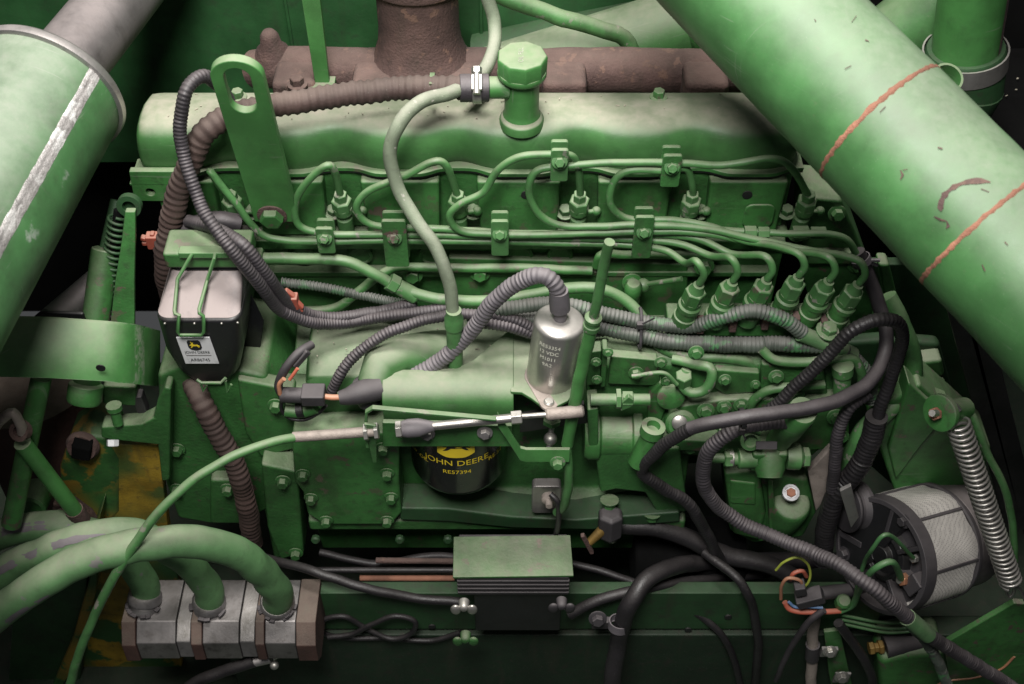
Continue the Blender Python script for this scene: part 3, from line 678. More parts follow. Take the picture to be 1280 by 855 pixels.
clamp(625, 291, -40, 22, 42, 'clamp in the middle of the lower pipe bundle below the head pad')
clamp(803, 290, -44, 24, 50, 'clamp at the right end of the lower pipe bundle', True)
clamp(699, 200, -33, 22, 36, 'pale clamp on the upper pipes just below the valve cover, middle')
clamp(838, 207, -33, 24, 36, 'dark clamp on the upper pipes at right below the cover', True)
# leak-off line with its nuts, right
lo = thing('leak_off_pipe', 'thin green return pipe with two hex unions at the right end of the head', 'pipe', P(1000, 292, -40))
part('tube', B().sweep([P(880, 286, -30), P(930, 289, -34), P(980, 291, -40), P(1035, 292, -46), P(1058, 298, -50), P(1070, 316, -54)], 4, 12), 'green_pipe', lo, ang=60)
for px, ln in ((945, 30), (1010, 40)):
    b = B(); p0 = P(px-ln/2, 290.5, -37); b.hexn(p0, UX, 8, ln*.45); b.hexn(p0+UX*ln*.5, UX, 7, ln*.42); part('union_nut', b, 'green_pipe', lo, .4)
# green fuel feed pipe with a union
fp = thing('fuel_feed_pipe', 'thick pale green fuel pipe with hex union snaking across the engine middle', 'pipe', P(600, 378, -60))
part('tube', B().sweep([P(318, 322, -40), P(380, 323, -40), P(430, 326, -42), P(465, 340, -46), P(495, 357, -50), P(530, 370, -56), P(580, 376, -62), P(640, 372, -62), P(700, 362, -60), P(750, 361, -62), P(785, 378, -68), P(808, 404, -82), P(826, 432, -96), P(860, 446, -104), P(905, 446, -106), P(936, 452, -106), P(944, 470, -106), P(936, 498, -106)], 6.6, 14), 'green_pipe', fp, ang=60)
d = (P(510, 364, -52)-P(478, 346, -48)).normalized(); p0 = P(486, 351, -49)
b = B(); b.hexn(p0, d, 11, 12); b.lathe(p0+d*12, d, [(9, 0), (9.5, 24), (8, 26)], 16); part('union_nut', b, 'green_pipe', fp, .5)
b = B(); b.hexn(P(312, 322, -40), UX, 12, 16); part('end_nut', b, 'green_pipe', fp, .5)
solo('steel_tube', B().sweep([P(372, 388, -30), P(420, 384, -30), P(450, 362, -24), P(490, 336, -18), P(560, 335, -16), P(660, 335, -16), P(740, 338, -16)], 5.5, 12), 'green', 'plain green tube along the block behind the feed pipe', 'pipe')
solo('coil_sleeve', B().sweep([P(352, 352, -22), P(400, 358, -24), P(450, 368, -28), P(520, 382, -40)], 6, 12, corr=(4, 1)), 'conduit_paint', 'paint spattered ribbed sleeve behind the feed pipe at left', 'sleeve')
b = B(); b.sweep([P(745, 332, -24), P(752, 318, -26), P(780, 318, -20), P(900, 318, -14)], 5, 12); solo('bypass_tube', b, 'green', 'short hooked green tube behind the throttle rod', 'pipe')
for px, py, lab in ((830, 352, 'thin green rod with knuckle left of the delivery valves'),):
    b = B(); b.cyl(P(800, 356, -40), P(852, 348, -60), 3, 3, 10); b.sphere(P(804, 356, -42), 8); solo('control_rod', b, 'green_pipe', lab, 'rod')
b = B(); b.lathe(P(790, 372, -52), V(0, 0, 1), [(9, -20), (9, 6), (10, 8), (10, 20), (7, 24)], 18); solo('sensor_plug', b, 'green', 'green cylindrical plug standing above the pump beside the throttle rod', 'plug')
# ---------------------------------------------------------------- conduits and hoses over the engine
def conduit(name, pts, r, m, label, corr=None, n=14, group='ribbed conduits', cat='conduit'):
    return solo(name, B().sweep(pts, r, n, corr=corr), m, label, cat, group, ang=50)
conduit('wiring_conduit', [P(286, 126, 20), P(272, 106, 4), P(254, 95, -12), P(234, 110, -30), P(226, 150, -44), P(232, 200, -58), P(254, 262, -84), P(290, 312, -108), P(326, 356, -110), P(352, 388, -98), P(390, 403, -84), P(440, 402, -66), P(500, 392, -64), P(565, 384, -64)], 7.0, 'conduit', 'black ribbed conduit arching over the left end of the valve cover', (3.9, .55))
conduit('wiring_conduit', [P(236, 276, -40), P(262, 282, -62), P(302, 304, -92), P(336, 346, -98), P(364, 382, -86), P(404, 396, -70), P(470, 390, -56), P(520, 378, -54)], 7.2, 'conduit', 'black ribbed conduit hugging the arching one on its right', (3.9, .45))
solo('rubber_elbow', B().sweep([P(220, 308, -40), P(226, 292, -38), P(246, 280, -36), P(272, 274, -34), P(300, 278, -30)], 10, 16), 'conduit', 'dark rubber elbow between brown hose and filter head', 'hose')
conduit('solenoid_conduit', [P(515, 470, -120), P(548, 452, -116), P(585, 418, -112), P(618, 376, -110), P(650, 350, -112), P(680, 344, -118), P(695, 356, -122), P(700, 378, -124)], 9.2, 'conduit_grey', 'grey ribbed conduit looping into the top of the silver solenoid', (5.2, 1.0), 16)
conduit('sensor_conduit', [P(414, 492, -134), P(424, 468, -128), P(446, 442, -116), P(484, 416, -104), P(530, 400, -96), P(580, 392, -90), P(640, 398, -88), P(670, 412, -88)], 6.6, 'conduit', 'thin black ribbed conduit from the left plug across the dusty housing', (4.2, .8))
conduit('harness_conduit', [P(585, 398, -84), P(640, 384, -84), P(700, 380, -84), P(760, 392, -86), P(820, 404, -92), P(870, 406, -98), P(910, 394, -104), P(944, 388, -108), P(978, 398, -112), P(1004, 416, -116)], 8.4, 'conduit_paint', 'upper paint streaked ribbed conduit crossing above the pump', (4.4, .8))
conduit('harness_conduit', [P(600, 392, -70), P(660, 398, -76), P(720, 402, -82), P(780, 414, -92), P(840, 426, -100), P(920, 430, -106), P(1000, 430, -110), P(1030, 430, -112)], 9.6, 'conduit_paint', 'lower and thicker paint streaked ribbed conduit crossing above the pump', (4.4, .8))
conduit('harness_conduit', [P(602, 402, -96), P(640, 408, -92), P(690, 420, -86), P(760, 412, -84)], 7.5, 'conduit', 'short dark conduit passing behind the silver solenoid', (4.4, .8))
b = B(); b.sweep([P(1000, 416, -115), P(1024, 426, -114), P(1046, 434, -113), P(1064, 442, -112)], 9, 14); b.sweep([P(1026, 430, -112), P(1048, 436, -112), P(1066, 444, -112)], 10, 14)
solo('taped_junction', b, 'green_hose', 'green taped junction where two conduits meet at right', 'tape', ang=60)
conduit('harness_branch', [P(1054, 438, -114), P(1072, 452, -114), P(1084, 470, -114), P(1090, 500, -116)], 9, 'conduit_paint', 'ribbed branch bending down from the taped junction', (4.6, 1))
tie = thing('cable_tie', 'grey cable tie round the conduits right of the throttle rod', 'cable tie', P(800, 410, -96))
c0 = P(800, 410, -93)
b = B(); L_ = rrect(c0, V(0, .5, .8).normalized(), V(0, -.8, .5).normalized(), 46, 26, 12, 5); b.sweep(L_+[L_[0]], 1.8, 8, smooth=False); b.box(c0+V(-2, -10, 16), (7, 6, 7)); b.cyl(c0+V(-2, -10, 16), c0+V(12, -16, 34), 1, 1, 6); part('strap', b, 'plastic_dark', tie)
# plain black hoses at right
conduit('oil_hose', [P(1072, 314, -52), P(1086, 345, -60), P(1098, 378, -74), P(1108, 408, -90), P(1106, 442, -112), P(1086, 478, -146), P(1046, 500, -172), P(990, 513, -186), P(930, 521, -192), P(890, 528, -192), P(862, 535, -188)], 8.0, 'conduit', 'smooth dark hose from the leak off pipe sweeping left across the pump', None, 16, 'black hoses at right', 'hose')
hose_t = thing('hose_clip', 'dark spring clip with wing ends where hose meets leak off pipe', 'clip', P(1078, 326, -54))
b = B(); d = (P(1086, 345, -60)-P(1072, 314, -52)); pc = P(1076, 324, -54); b.lathe(pc-d.normalized()*3, d, [(10, 0), (11.2, 0), (11.2, 8), (10, 8)], 22, caps=False); b.cyl(pc+V(10, -4, 3), pc+V(19, -6, 5), 2, 2, 8); b.cyl(pc+V(10, -4, -1), pc+V(18, -6, -3), 2, 2, 8); part('band', b, 'conduit_grey', hose_t)
conduit('wiring_conduit', [P(936, 531, -166), P(962, 512, -164), P(1000, 478, -160), P(1036, 442, -154), P(1064, 412, -150), P(1094, 400, -148), P(1120, 402, -142), P(1128, 424, -138), P(1118, 460, -140), P(1104, 498, -146), P(1092, 540, -152)], 7.5, 'rubber', 'black conduit looping up round the dark hose at right', (5, .5), 14, 'black hoses at right')
conduit('wiring_conduit', [P(1096, 520, -150), P(1084, 560, -156), P(1064, 595, -162), P(1044, 620, -166), P(1034, 655, -168), P(1028, 700, -166)], 12.6, 'rubber', 'thick black ribbed trunk descending behind the alternator', (6, .8), 18, 'black hoses at right')
conduit('wiring_conduit', [P(1086, 490, -140), P(1062, 508, -150), P(1048, 540, -158), P(1044, 580, -162), P(1040, 612, -166)], 7.4, 'conduit', 'slim ribbed conduit beside the thick black trunk', (4.6, .8), 14, 'black hoses at right')
solo('bent_pipe', B().sweep([P(1108, 370, -60), P(1126, 404, -76), P(1140, 450, -88), P(1138, 480, -98), P(1112, 510, -116), P(1086, 530, -126), P(1068, 560, -134), P(1060, 600, -138)], 11.5, 18), 'green_pipe', 'pale green bent pipe behind the black trunk at right', 'pipe', ang=60)
b = B(); pt = P(928, 522, -188); d = V(1, .1, .1); b.lathe(pt-d*2.5, d, [(10, 0), (11.5, 0), (11.5, 5), (10, 5)], 20, caps=False); b.box(pt+V(0, -8, -12), (6, 6, 8)); b.cyl(pt+V(0, -8, -14), pt+V(6, -12, -24), 1, 1, 6)
solo('cable_tie', b, 'rubber', 'black cable tie holding hose and conduit in front of the pump', 'cable tie')
conduit('wiring_conduit', [P(1010, 526, -168), P(960, 527, -174), P(920, 536, -180), P(894, 554, -184), P(880, 580, -186), P(884, 615, -190), P(915, 645, -196), P(960, 668, -214), P(1010, 688, -242), P(1060, 712, -278), P(1100, 742, -302), P(1140, 776, -306), P(1180, 806, -302), P(1240, 842, -296), P(1275, 866, -294)], 8.8, 'conduit', 'long black ribbed conduit running diagonally down past the alternator', (4.6, .7), 16, 'black hoses at right')
conduit('wiring_conduit', [P(866, 534, -186), P(838, 550, -182), P(806, 578, -172), P(802, 590, -170), P(824, 606, -170), P(862, 632, -172), P(884, 668, -172), P(910, 715, -172), P(950, 755, -176), P(985, 775, -180)], 7.6, 'rubber', 'black cable sagging from the pump down into the dark', (4.6, .3), 14, 'black hoses at right')
# ---------------------------------------------------------------- square fuel filter with wire bail, left
ff = thing('fuel_filter', 'square black fuel filter canister with green wire bail and white sticker', 'fuel filter', P(265, 480, -150))
k = .85
hd = [P(206, 330, -52), P(212, 306, -40), P(310, 306, -40), P(318, 330, -52)]
zr = P(262, 330, -89).z; xa, xb = P(206, 330, -93).x, P(314, 330, -93).x
b = B(); b.box(V((xa+xb)/2, -74, zr+9), (xb-xa, 40, 22)); head = part('filter_head', b, 'green', ff, 4)
b = B(); b.box(V(P(256, 316, -92).x, -93, zr+22), (52, 12, 8)); part('latch_bar', b, 'green_pipe', head, 1.5)
# canister: a rounded square cup whose dusty shoulder slopes towards the camera
def sq(c, w_, d_, r): return rrect(c, UX, UY, w_, d_, r, 5)
cx = P(263, 400, -100).x
T0 = P(262, 338, -60)
def lvl(pyf, yf, wl_, wr_, d_, r):
    pf = P(262, pyf, yf); xl = P(wl_, pyf, yf).x; xr = P(wr_, pyf, yf).x
    return rrect(V((xl+xr)/2, yf+d_/2, pf.z), UX, UY, xr-xl, d_, r, 5)
b = B(); b.loft([lvl(330, -89, 208, 313, 62, 14), lvl(336, -91, 206, 312, 66, 14), lvl(338, -92, 210, 308, 66, 12)]); part('rim', b, 'black_gloss', ff, 1, ang=40)
b = B(); b.loft([lvl(338.5, -91.5, 213, 305, 66, 12), lvl(352, -101, 210, 303, 76, 12), lvl(392, -133, 197, 300, 100, 12), lvl(397, -138, 195, 299, 104, 12)]); part('shoulder', b, 'plastic_dusty', ff, 2, 'grey dust covered sloping shoulder of the canister', ang=40)
b = B(); b.loft([lvl(397, -138, 194.5, 300, 104.5, 13), lvl(402, -141, 194, 301, 108, 13), lvl(440, -141, 205, 303, 106, 13), lvl(466, -137, 221, 298, 98, 14), lvl(479, -129, 238, 290, 82, 16)]); can = part('cup', b, 'black', ff, 2, ang=40)
b = B(); b.loft([[P(304, 345, -70), P(330, 400, -78), P(326, 432, -78), P(308, 470, -90), P(298, 470, -90), P(300, 345, -70)], [P(304, 345, -66), P(330, 400, -74), P(326, 432, -74), P(308, 470, -86), P(298, 470, -86), P(300, 345, -66)]]); part('side_flange', b, 'black_gloss', ff, 1)
for px, py in ((206, 404), (243, 404), (277, 404), (297, 403)): part('screw_dot', B().sphere(P(px, py, -142), 1.5, n=5), 'steel', ff)
def wire(pts, r=2.0, smooth=False, n=8):
    bb = B(); bb.sweep(spline(pts, 4) if smooth else pts, r, n, smooth=False); return bb
bail = [P(240, 317, -99), P(236, 324, -103), P(222, 348, -106), P(218, 388, -141), P(219, 392, -145), P(224, 393, -146), P(222, 414, -148), P(225, 418.5, -148), P(252, 418.5, -148), P(255, 414, -148), P(254, 394, -146), P(249, 391, -145), P(249, 386, -143), P(259, 350, -107), P(268, 322, -104), P(269, 317, -99)]
part('wire_bail', wire(bail), 'green_pipe', ff, ang=60)
part('lower_hook', wire([P(246, 474, -152), P(252, 478, -154), P(276, 478, -154), P(282, 472, -152)], 1.8), 'green_pipe', ff)
part('hook_end', wire([P(251, 479, -152), P(254, 488, -152), P(258, 481, -150)], 1.6), 'green_pipe', ff)
part('hook_end', wire([P(282, 475, -152), P(284, 489, -152), P(289, 480, -150)], 1.6), 'green_pipe', ff)
# sticker
def stk(px, py):
    yy = -143.0+max(0, (py-440))*.06
    return P(px, py, yy)
def smap(u, v): return stk(220+u*42+(1-v)*0+(v)*12+0, 421+v*33)      # u,v 0..1 on the slanted label
def slab(u0, u1, v0, v1, off=0.0):
    q = [smap(u0, v0), smap(u1, v0), smap(u1, v1), smap(u0, v1)]; return [p+V(0, -off, off*.3) for p in q]
b = B(); b.prism(slab(0, 1, 0, 1, .4), V(0, 1.2, 0)); lab = part('sticker', b, 'white_label', ff, .4)
def shield(cu, cv, w_, h_):
    return [(cu+w_*x, cv+h_*y) for x, y in ((-.5, -.35), (-.38, -.5), (.38, -.5), (.5, -.35), (.5, .25), (.36, .46), (0, .55), (-.36, .46), (-.5, .25))]
DEER = [(-.42, -.02), (-.30, -.10), (-.22, -.16), (-.26, -.36), (-.20, -.36), (-.16, -.22), (-.10, -.30), (-.06, -.26), (-.10, -.10), (0, -.04), (.20, -.06), (.34, -.02), (.46, .12), (.38, .10), (.30, .06), (.40, .26), (.30, .22), (.18, .08), (0, .10), (-.14, .10), (-.26, .24), (-.40, .30), (-.30, .14), (-.26, .02), (-.40, .06)]
def poly(pts, off): 
    bb = B(); bb.prism([smap(u, v)+V(0, -off, off*.3) for u, v in pts], V(0, .25, 0)); return bb
part('emblem', poly(shield(.47, .29, .40, .36), .75), 'black_print', lab)
part('emblem_deer', poly([(.47+x*.34, .29+y*.34) for x, y in DEER], 1.1), 'yellow_print', lab)
def tmap(cu, cv, off=.8):
    return lambda u, v: smap(cu+u, cv-v)+V(0, -off, off*.3)
text('lettering', 'JOHN DEERE', .13, 'black_print', lab, tmap(.48, .56))
text('lettering', 'AR86745', .155, 'black_print', lab, tmap(.49, .85))
b = B(); b.prism(slab(.12, .86, .665, .685, .7), V(0, .3, 0)); part('rule', b, 'grey_print', lab)
# ---------------------------------------------------------------- oil filter
of = thing('oil_filter', 'black spin on oil filter with yellow lettering under the cable bracket', 'oil filter', P(572, 620, -150))
RO = 59; oc = V(P(571, 585, -178).x, -120, 0)
zb = P(571, 625, -178).z
b = B(); b.lathe(V(oc.x, oc.y, zb), UZ, [(30, 3), (40, 0), (50, 3), (56, 9), (RO, 18), (RO, 118), (RO-6, 122)], 56); ofc = part('can', b, 'black_gloss', of, ang=50)
def omap(off, zc, r=RO+.3):
    def f(u, v):
        a = u/r+off; return V(oc.x+r*math.sin(a), oc.y-r*math.cos(a), zc+v)
    return f
def ozr(py): return P(571, py, oc.y-RO).z
text('lettering', 'JOHN DEERE', 14, 'yellow_print', ofc, omap(0, ozr(579)))
text('lettering', 'RE57394', 9.5, 'yellow_print', ofc, omap(0, ozr(590)))
text('lettering', 'L.V. OIL', 9, 'yellow_print', ofc, omap(-.86, ozr(584)))
text('lettering', 'RE.57', 10, 'yellow_print', ofc, omap(.86, ozr(584)))
sh = [(-.5, -.3), (-.42, -.42), (-.2, -.5), (.2, -.5), (.42, -.42), (.5, -.3), (.5, .5), (-.5, .5)]
f = omap(0, ozr(562)); zc = ozr(562)
b = B()
g = [f(x*44, y*34) for x, y in sh]
bb = B(); rows = []
for i in range(13):
    x = -.5+i/12; lo_ = -.5+.2*max(0, (abs(x)-.2)/.3)**1.5
    rows.append([f(x*44, lo_*30), f(x*44, 26)])
bb.loft(rows, closed=False); part('emblem', bb, 'yellow_print', ofc, False)
bb = B(); f2 = omap(0, ozr(558), RO+.8)
bb.bm.faces.new([bb.bm.verts.new(f2(x*38, -y*30)) for x, y in DEER]); part('emblem_deer', bb, 'black_print', ofc, False)
# ---------------------------------------------------------------- solenoid bracket and solenoid
sb = thing('solenoid_bracket', 'pale green bent sheet bracket carrying the silver solenoid', 'bracket', P(560, 510, -140))
rows = []
zs = P(560, 484, -150).z
for px0, pb, pf, pd, c in ((478, 463, 484, 512, 0), (481, 461, 485, 514, 0), (530, 461, 486, 516, 0), (570, 459, 486, 518, 0), (592, 449, 487, 519, 0), (612, 432, 487, 520, 0), (630, 417, 488, 521, 0), (638, 412, 488, 516, 0), (642, 411, 488, 505, 1)):
    st_ = P(px0, 472, z=zs); bk = P(px0, pb, z=zs-2); R_ = 25; row = [bk, bk.lerp(st_, .5)+V(0, 0, 1), st_]
    for th in (15, 30, 45, 60, 75, 88): row.append(st_+V(0, -R_*math.sin(math.radians(th)), -R_*(1-math.cos(math.radians(th)))))
    row.append(row[-1]+V(0, -1, -(6 if c else 20))); rows.append(row)
b = B(); b.loft(rows, closed=False, caps=False)
o = part('sheet', b, 'green_housing', sb, False, ang=70); m = o.modifiers.new('thick', 'SOLIDIFY'); m.thickness = .004; m.offset = -1; m2 = o.modifiers.new('bev', 'BEVEL'); m2.width = .0012; m2.segments = 2
b = B(); b.prism(PZ([(638, 411), (662, 411), (700, 424), (722, 440), (724, 478), (710, 500), (694, 508), (676, 506), (664, 497), (652, 490), (638, 489)], zs-3), V(0, 0, -5)); part('mounting_plate', b, 'green_housing', sb, 1.5)
so_ = thing('solenoid', 'silver cylindrical stop solenoid standing on the bent bracket', 'solenoid', P(694, 488, -136))
s0 = P(689, 470, -130); s1 = P(700, 398, -126); sd = (s1-s0).normalized()
Ls = (s1-s0).length
b = B(); b.lathe(s0, sd, [(27.5, 0), (28, 2), (28, Ls*.93), (27, Ls*.965), (24, Ls*.99), (10, Ls)], 44); part('can', b, 'solenoid_metal', so_, ang=50)
u_, v_ = basis(sd)
fu = V(-.1, -.9, -.2); fu = (fu-sd*fu.dot(sd)).normalized(); fs = sd.cross(fu)
o2 = []
for c_, r_, a0, a1 in ((fu*40, 10, -50, 50), (V(0, 0, 0), 30, 75, 105), (fu*-36, 9, 125, 235), (V(0, 0, 0), 30, 255, 285)):
    for i in range(7):
        a = math.radians(a0+(a1-a0)*i/6); o2.append(s0+c_+fu*(r_*math.cos(a))+fs*(r_*math.sin(a)))
b = B(); b.prism(o2, -sd*4); part('flange', b, 'rust_pale', so_, 1)
part('flange_screw', B().lathe(s0+fu*40, sd, [(6, 0), (6, 2), (4.5, 3.5), (1, 3.6)], 16), 'zinc', so_)
b = B(); e1 = P(700, 384, -125); b.sweep([s1-sd*1, s1+sd*10, e1+V(0, 0, 6)], 7, 14); part('cable_entry', b, 'conduit_grey', so_, ang=60)
b = B(); b.lathe(P(700, 386, -125), (P(698, 356, -122)-P(700, 386, -125)), [(11, 0), (11, 14), (10, 26)], 20); part('boot', b, 'conduit_grey', so_, ang=60)
sl = thing('n', '', '', V(0, 0, 0)); bpy.data.objects.remove(sl)
def solmap(off, h):
    fd = V(-.35, -.9, .1); fd = (fd-sd*fd.dot(sd)).normalized(); fr_ = fd.cross(sd)
    if fr_.x < 0: fr_ = -fr_
    def f(u, v):
        a = u/28.4+off; return s0+sd*(h+v)+(fd*math.cos(a)+fr_*math.sin(a))*28.3
    return f
can_o = [c for c in so_.children if c.name.startswith('can')][0]
for i, s_ in enumerate(('RE53354', '12 VDC', 'M1011', '9A2')): text('lettering', s_, 7, 'pale_print', can_o, solmap(0, Ls*.80-i*9))
# plunger linkage below the solenoid
b = B(); b.cyl(s0-sd*3, P(690, 530, -150), 6, 6, 14); b.sphere(P(688, 548, -160), 8); b.cyl(P(690, 530, -150), P(686, 560, -165), 3.5, 3.5, 10); part('plunger', b, 'steel', so_)
b = B(); b.hexn(P(690, 522, -148), -sd, 11, 8); part('lock_nut', b, 'green_cast', so_)
b = B(); b.prism(PY([(650, 520), (730, 505), (735, 520), (735, 528), (650, 540)], -132), V(0, 6, 0)); part('shroud', b, 'black', so_)
# ---------------------------------------------------------------- cable bracket
cb = thing('cable_bracket', 'bright green angled bracket holding the throttle cable above the oil filter', 'bracket', P(600, 580, -190))
b = B(); b.prism(PY([(478, 528), (640, 532), (640, 558), (478, 558)], -183), V(0, 6, 0)); part('back_plate', b, 'green', cb, 1.2)
for px, py in ((534, 541), (606, 540)): part('bolt', B().bolt(P(px, py, -184), V(0, -1, .3), 6, 6), 'steel_dark', cb, .4)
def strip(pts, off, th, m, nm, bev=1):
    bb = B(); q = [p for p in pts]; up = [p+off for p in pts]; rings = []
    for i, p in enumerate(q):
        t = (q[min(i+1, len(q)-1)]-q[max(0, i-1)]).normalized(); n = t.cross(off).normalized()*th
        rings.append([p, p+off, p+off+n, p+n])
    bb.loft(rings); return part(nm, bb, m, cb, bev)
strip([P(461, 560, -196), P(459, 530, -196), P(460, 517, -196), P(466, 513, -197), P(520, 518, -200), P(620, 527, -200)], V(0, 6, 0), 3.5, 'green_pipe', 'cable_arm')
strip([P(622, 530, -186), P(632, 545, -188), P(650, 572, -190), P(658, 574, -192), P(712, 574, -194)], V(0, 3, 20), 4.5, 'green_clean', 'lower_arm')
part('bolt', B().bolt(P(697, 577, -198), V(0, -1, .2), 6, 7), 'green_pipe', cb, .4)
b = B(); b.prism([P(455, 530, -200), P(470, 532, -200), P(471, 578, -190), P(466, 578, -190)], V(0, 4, 0)); part('cable_stop', b, 'green_pipe', cb, 1)
# throttle cable
tc = thing('throttle_cable', 'green sheathed control cable curving from bottom left to a steel rod', 'cable', P(200, 855, -330))
part('sheath', B().sweep([P(84, 870, -350), P(96, 825, -340), P(120, 765, -325), P(152, 705, -306), P(190, 650, -286), P(236, 604, -262), P(290, 570, -238), P(340, 552, -218), P(370, 546, -206)], 4.8, 14, rfun=lambda t: 1.15-.1*t), 'green_pipe', tc, ang=60)
c1 = P(366, 546, -206); c2 = P(500, 536, -196); c3 = P(650, 520, -190); c4 = P(735, 514, -186)
part('ferrule', B().cyl(c1, P(470, 538.5, -198), 5.8, 5.8, 16), 'rust_pale', tc)
d = (c3-c1).normalized()
for px, py in ((455, 540), (468, 538.6)): part('lock_nut', B().hexn(P(px, py, -198), d, 10, 5), 'zinc', tc, .4)
b = B(); pb = P(495, 536.5, -197); b.hexn(pb, d, 10, 7); part('hex_end', b, 'zinc', tc, .4)
part('rubber_boot', B().lathe(pb+d*7, d, [(9, 0), (10.5, 6), (10.5, 18), (7.5, 28), (5, 36)], 18), 'conduit_grey', tc, ang=50)
part('rod', B().cyl(pb+d*26, P(640, 522, -191), 5, 5, 16), 'steel', tc)
b = B(); b.hexn(P(639, 522, -191), d, 8, 12); part('rod_nut', b, 'zinc', tc, .4)
part('thin_rod', B().cyl(P(650, 520, -190), P(686, 517.5, -188), 3, 3, 12), 'steel', tc)
part('rod_end', B().lathe(P(682, 517.5, -188), d, [(5, 0), (6.8, 2), (6.8, 22), (7, 24), (7, 40), (5, 42)], 16), 'rust_pale', tc)
# tall throttle lever rod / dipstick
dp = thing('dipstick', 'tall green dipstick tube with bent handle standing right of the solenoid', 'dipstick', P(700, 640, -170))
part('handle', B().sweep([P(741, 400, -170), P(750, 360, -172), P(757, 320, -176), P(762, 302, -178)], 5.2, 14), 'green_pipe', dp, ang=60)
part('ring', B().lathe(P(740, 404, -170), P(750, 360, -172)-P(741, 400, -170), [(6, -8), (9, -7), (9, -1), (8, 0), (8, 5), (9, 6), (9, 10), (6, 12)], 18), 'green_pipe', dp)
part('tube', B().sweep([P(740, 404, -170), P(730, 450, -172), P(718, 505, -176), P(709, 555, -178)], 7, 16), 'green_clean', dp, ang=60)
part('lower_tube', B().sweep([P(708, 556, -178), P(710, 575, -186), P(710, 610, -190), P(704, 634, -186), P(696, 640, -178)], 5.4, 14), 'green_pipe', dp, ang=60)
b = B(); b.prism(rrect(P(683, 625, -158), UX, UZ, 36, 58, 6), V(0, 14, 0)); sw = solo('pressure_switch', b, 'alu', 'small grey square fitting with a wire below the dipstick', 'switch', bevel=2)
b = B(); b.lathe(P(686, 620, -166), V(0, -1, .1), [(9, 0), (9, 6), (5, 8), (4, 16)], 16); part('terminal', b, 'rust_pale', sw)
part('wire', B().sweep([P(688, 617, -178), P(696, 625, -184), P(698, 650, -186), P(694, 670, -180)], 3.6, 10), 'rubber', sw, ang=60)
# ---------------------------------------------------------------- injection pump
pm = thing('injection_pump', 'green in line injection pump with a row of six outlets at right', 'pump', P(900, 620, -100))
pb_ = [(-150, 40)]
x0, x1 = P(735, 470, -120).x, P(1050, 470, -120).x
b = B(); prof = [(-40, 92), (-70, 96), (-104, 92), (-112, 82), (-114, 20), (-122, 0), (-124, -60), (-110, -90), (-40, -90)]
b.prism([V(x0+2, y, z) for y, z in prof], V(x1-x0, 0, 0)); part('body', b, 'green_cast', pm, 4)
b = B(); b.prism(PY([(764, 445), (822, 450), (826, 478), (816, 482), (760, 480)], -122), V(0, 12, 0)); part('side_plate', b, 'green', pm, 2)
part('plate_bolt', B().bolt(P(795, 465, -123), V(0, -1, .2), 6, 5), 'green', pm, .4)
b = B(); b.prism(PY([(736, 440), (752, 438), (750, 480), (733, 482)], -126), V(0, 16, 0)); b.prism(PY([(753, 436), (760, 436), (757, 484), (750, 484)], -128), V(0, 16, 0)); part('end_flange', b, 'green_cast', pm, 2)
b = B(); b.prism(PY([(894, 462), (950, 466), (950, 490), (905, 494), (892, 484)], -120), V(0, 10, 0)); part('inspection_cover', b, 'green', pm, 3)
b = B(); b.prism(PY([(952, 455), (1030, 458), (1036, 500), (950, 500)], -120), V(0, 10, 0)); part('inspection_cover', b, 'green_cast', pm, 3)
# governor bulk at the left end
b = B(); b.lathe(P(752, 540, -122), UX, [(30, -22), (33, -16), (33, -4), (29, -2), (29, 34), (33, 36), (33, 46), (27, 50)], 30); gov = part('governor', b, 'green', pm, 1.5)
for a_ in range(6): part('flange_bolt', B().bolt(P(752, 540, -122)+V(50, -27*math.cos(a_*1.05), 27*math.sin(a_*1.05)), UX, 4.5, 5, False), 'green_cast', gov)
b = B(); b.prism(PY([(734, 512), (748, 510), (748, 556), (736, 560)], -152), V(0, 30, 0)); part('governor_flange', b, 'green_cast', pm, 2)
b = B(); b.prism(PY([(850, 508), (905, 500), (1062, 498), (1062, 560), (905, 572), (822, 566), (822, 540)], -128), V(0, 60, 0)); part('cam_box', b, 'green', pm, 4)
b = B(); b.prism(PY([(822, 548), (900, 552), (900, 566), (822, 562)], -146), V(0, 30, 0)); part('cam_box_ledge', b, 'green_cast', pm, 3)
for px_, py_, r_ in ((745, 452, 4), (746, 474, 4), (742, 508, 5), (760, 440, 4), (826, 452, 5), (833, 476, 4), (882, 512, 7), (905, 508, 6), (926, 505, 6), (906, 474, 5), (944, 480, 4), (862, 556, 8), (838, 552, 6), (885, 548, 5), (970, 470, 6), (1010, 470, 6), (998, 492, 5), (1044, 520, 7), (1052, 545, 6), (870, 440, 6)): part('pump_bolt', B().bolt(P(px_, py_, -132), V(0, -1, .35), r_, r_*.9), 'green_cast', pm, .4)
b = B(); b.cyl(P(738, 499, -150), P(812, 499, -150), 7, 7, 16); b.hexn(P(770, 498, -150), UX, 12, 6); b.hexn(P(778, 498, -150), UX, 9, 12); part('shut_off_shaft', b, 'green', pm)
b = B(); b.prism(PY([(774, 506), (786, 496), (792, 500), (790, 508), (776, 514)], -158), V(0, 6, 0)); part('stop_lever', b, 'green_pipe', pm, 1)
part('plug', B().lathe(P(838, 494, -128), V(0, -1, .3), [(16, 0), (16, 5), (13, 7), (3, 7.5)], 22), 'green', pm)
part('plug', B().lathe(P(850, 528, -134), V(0, -1, .5), [(18, -10), (18, 4), (14, 8), (5, 9)], 24), 'green', pm)
part('bright_cap', B().lathe(P(849, 527, -142), V(0, -1, .6), [(9, 0), (9, 3), (6, 5), (1, 5.5)], 18), 'zinc', pm)
b = B(); b.cyl(P(798, 578, -164), P(815, 540, -160), 13, 11, 20); part('vent_tube', b, 'green', pm, 1)
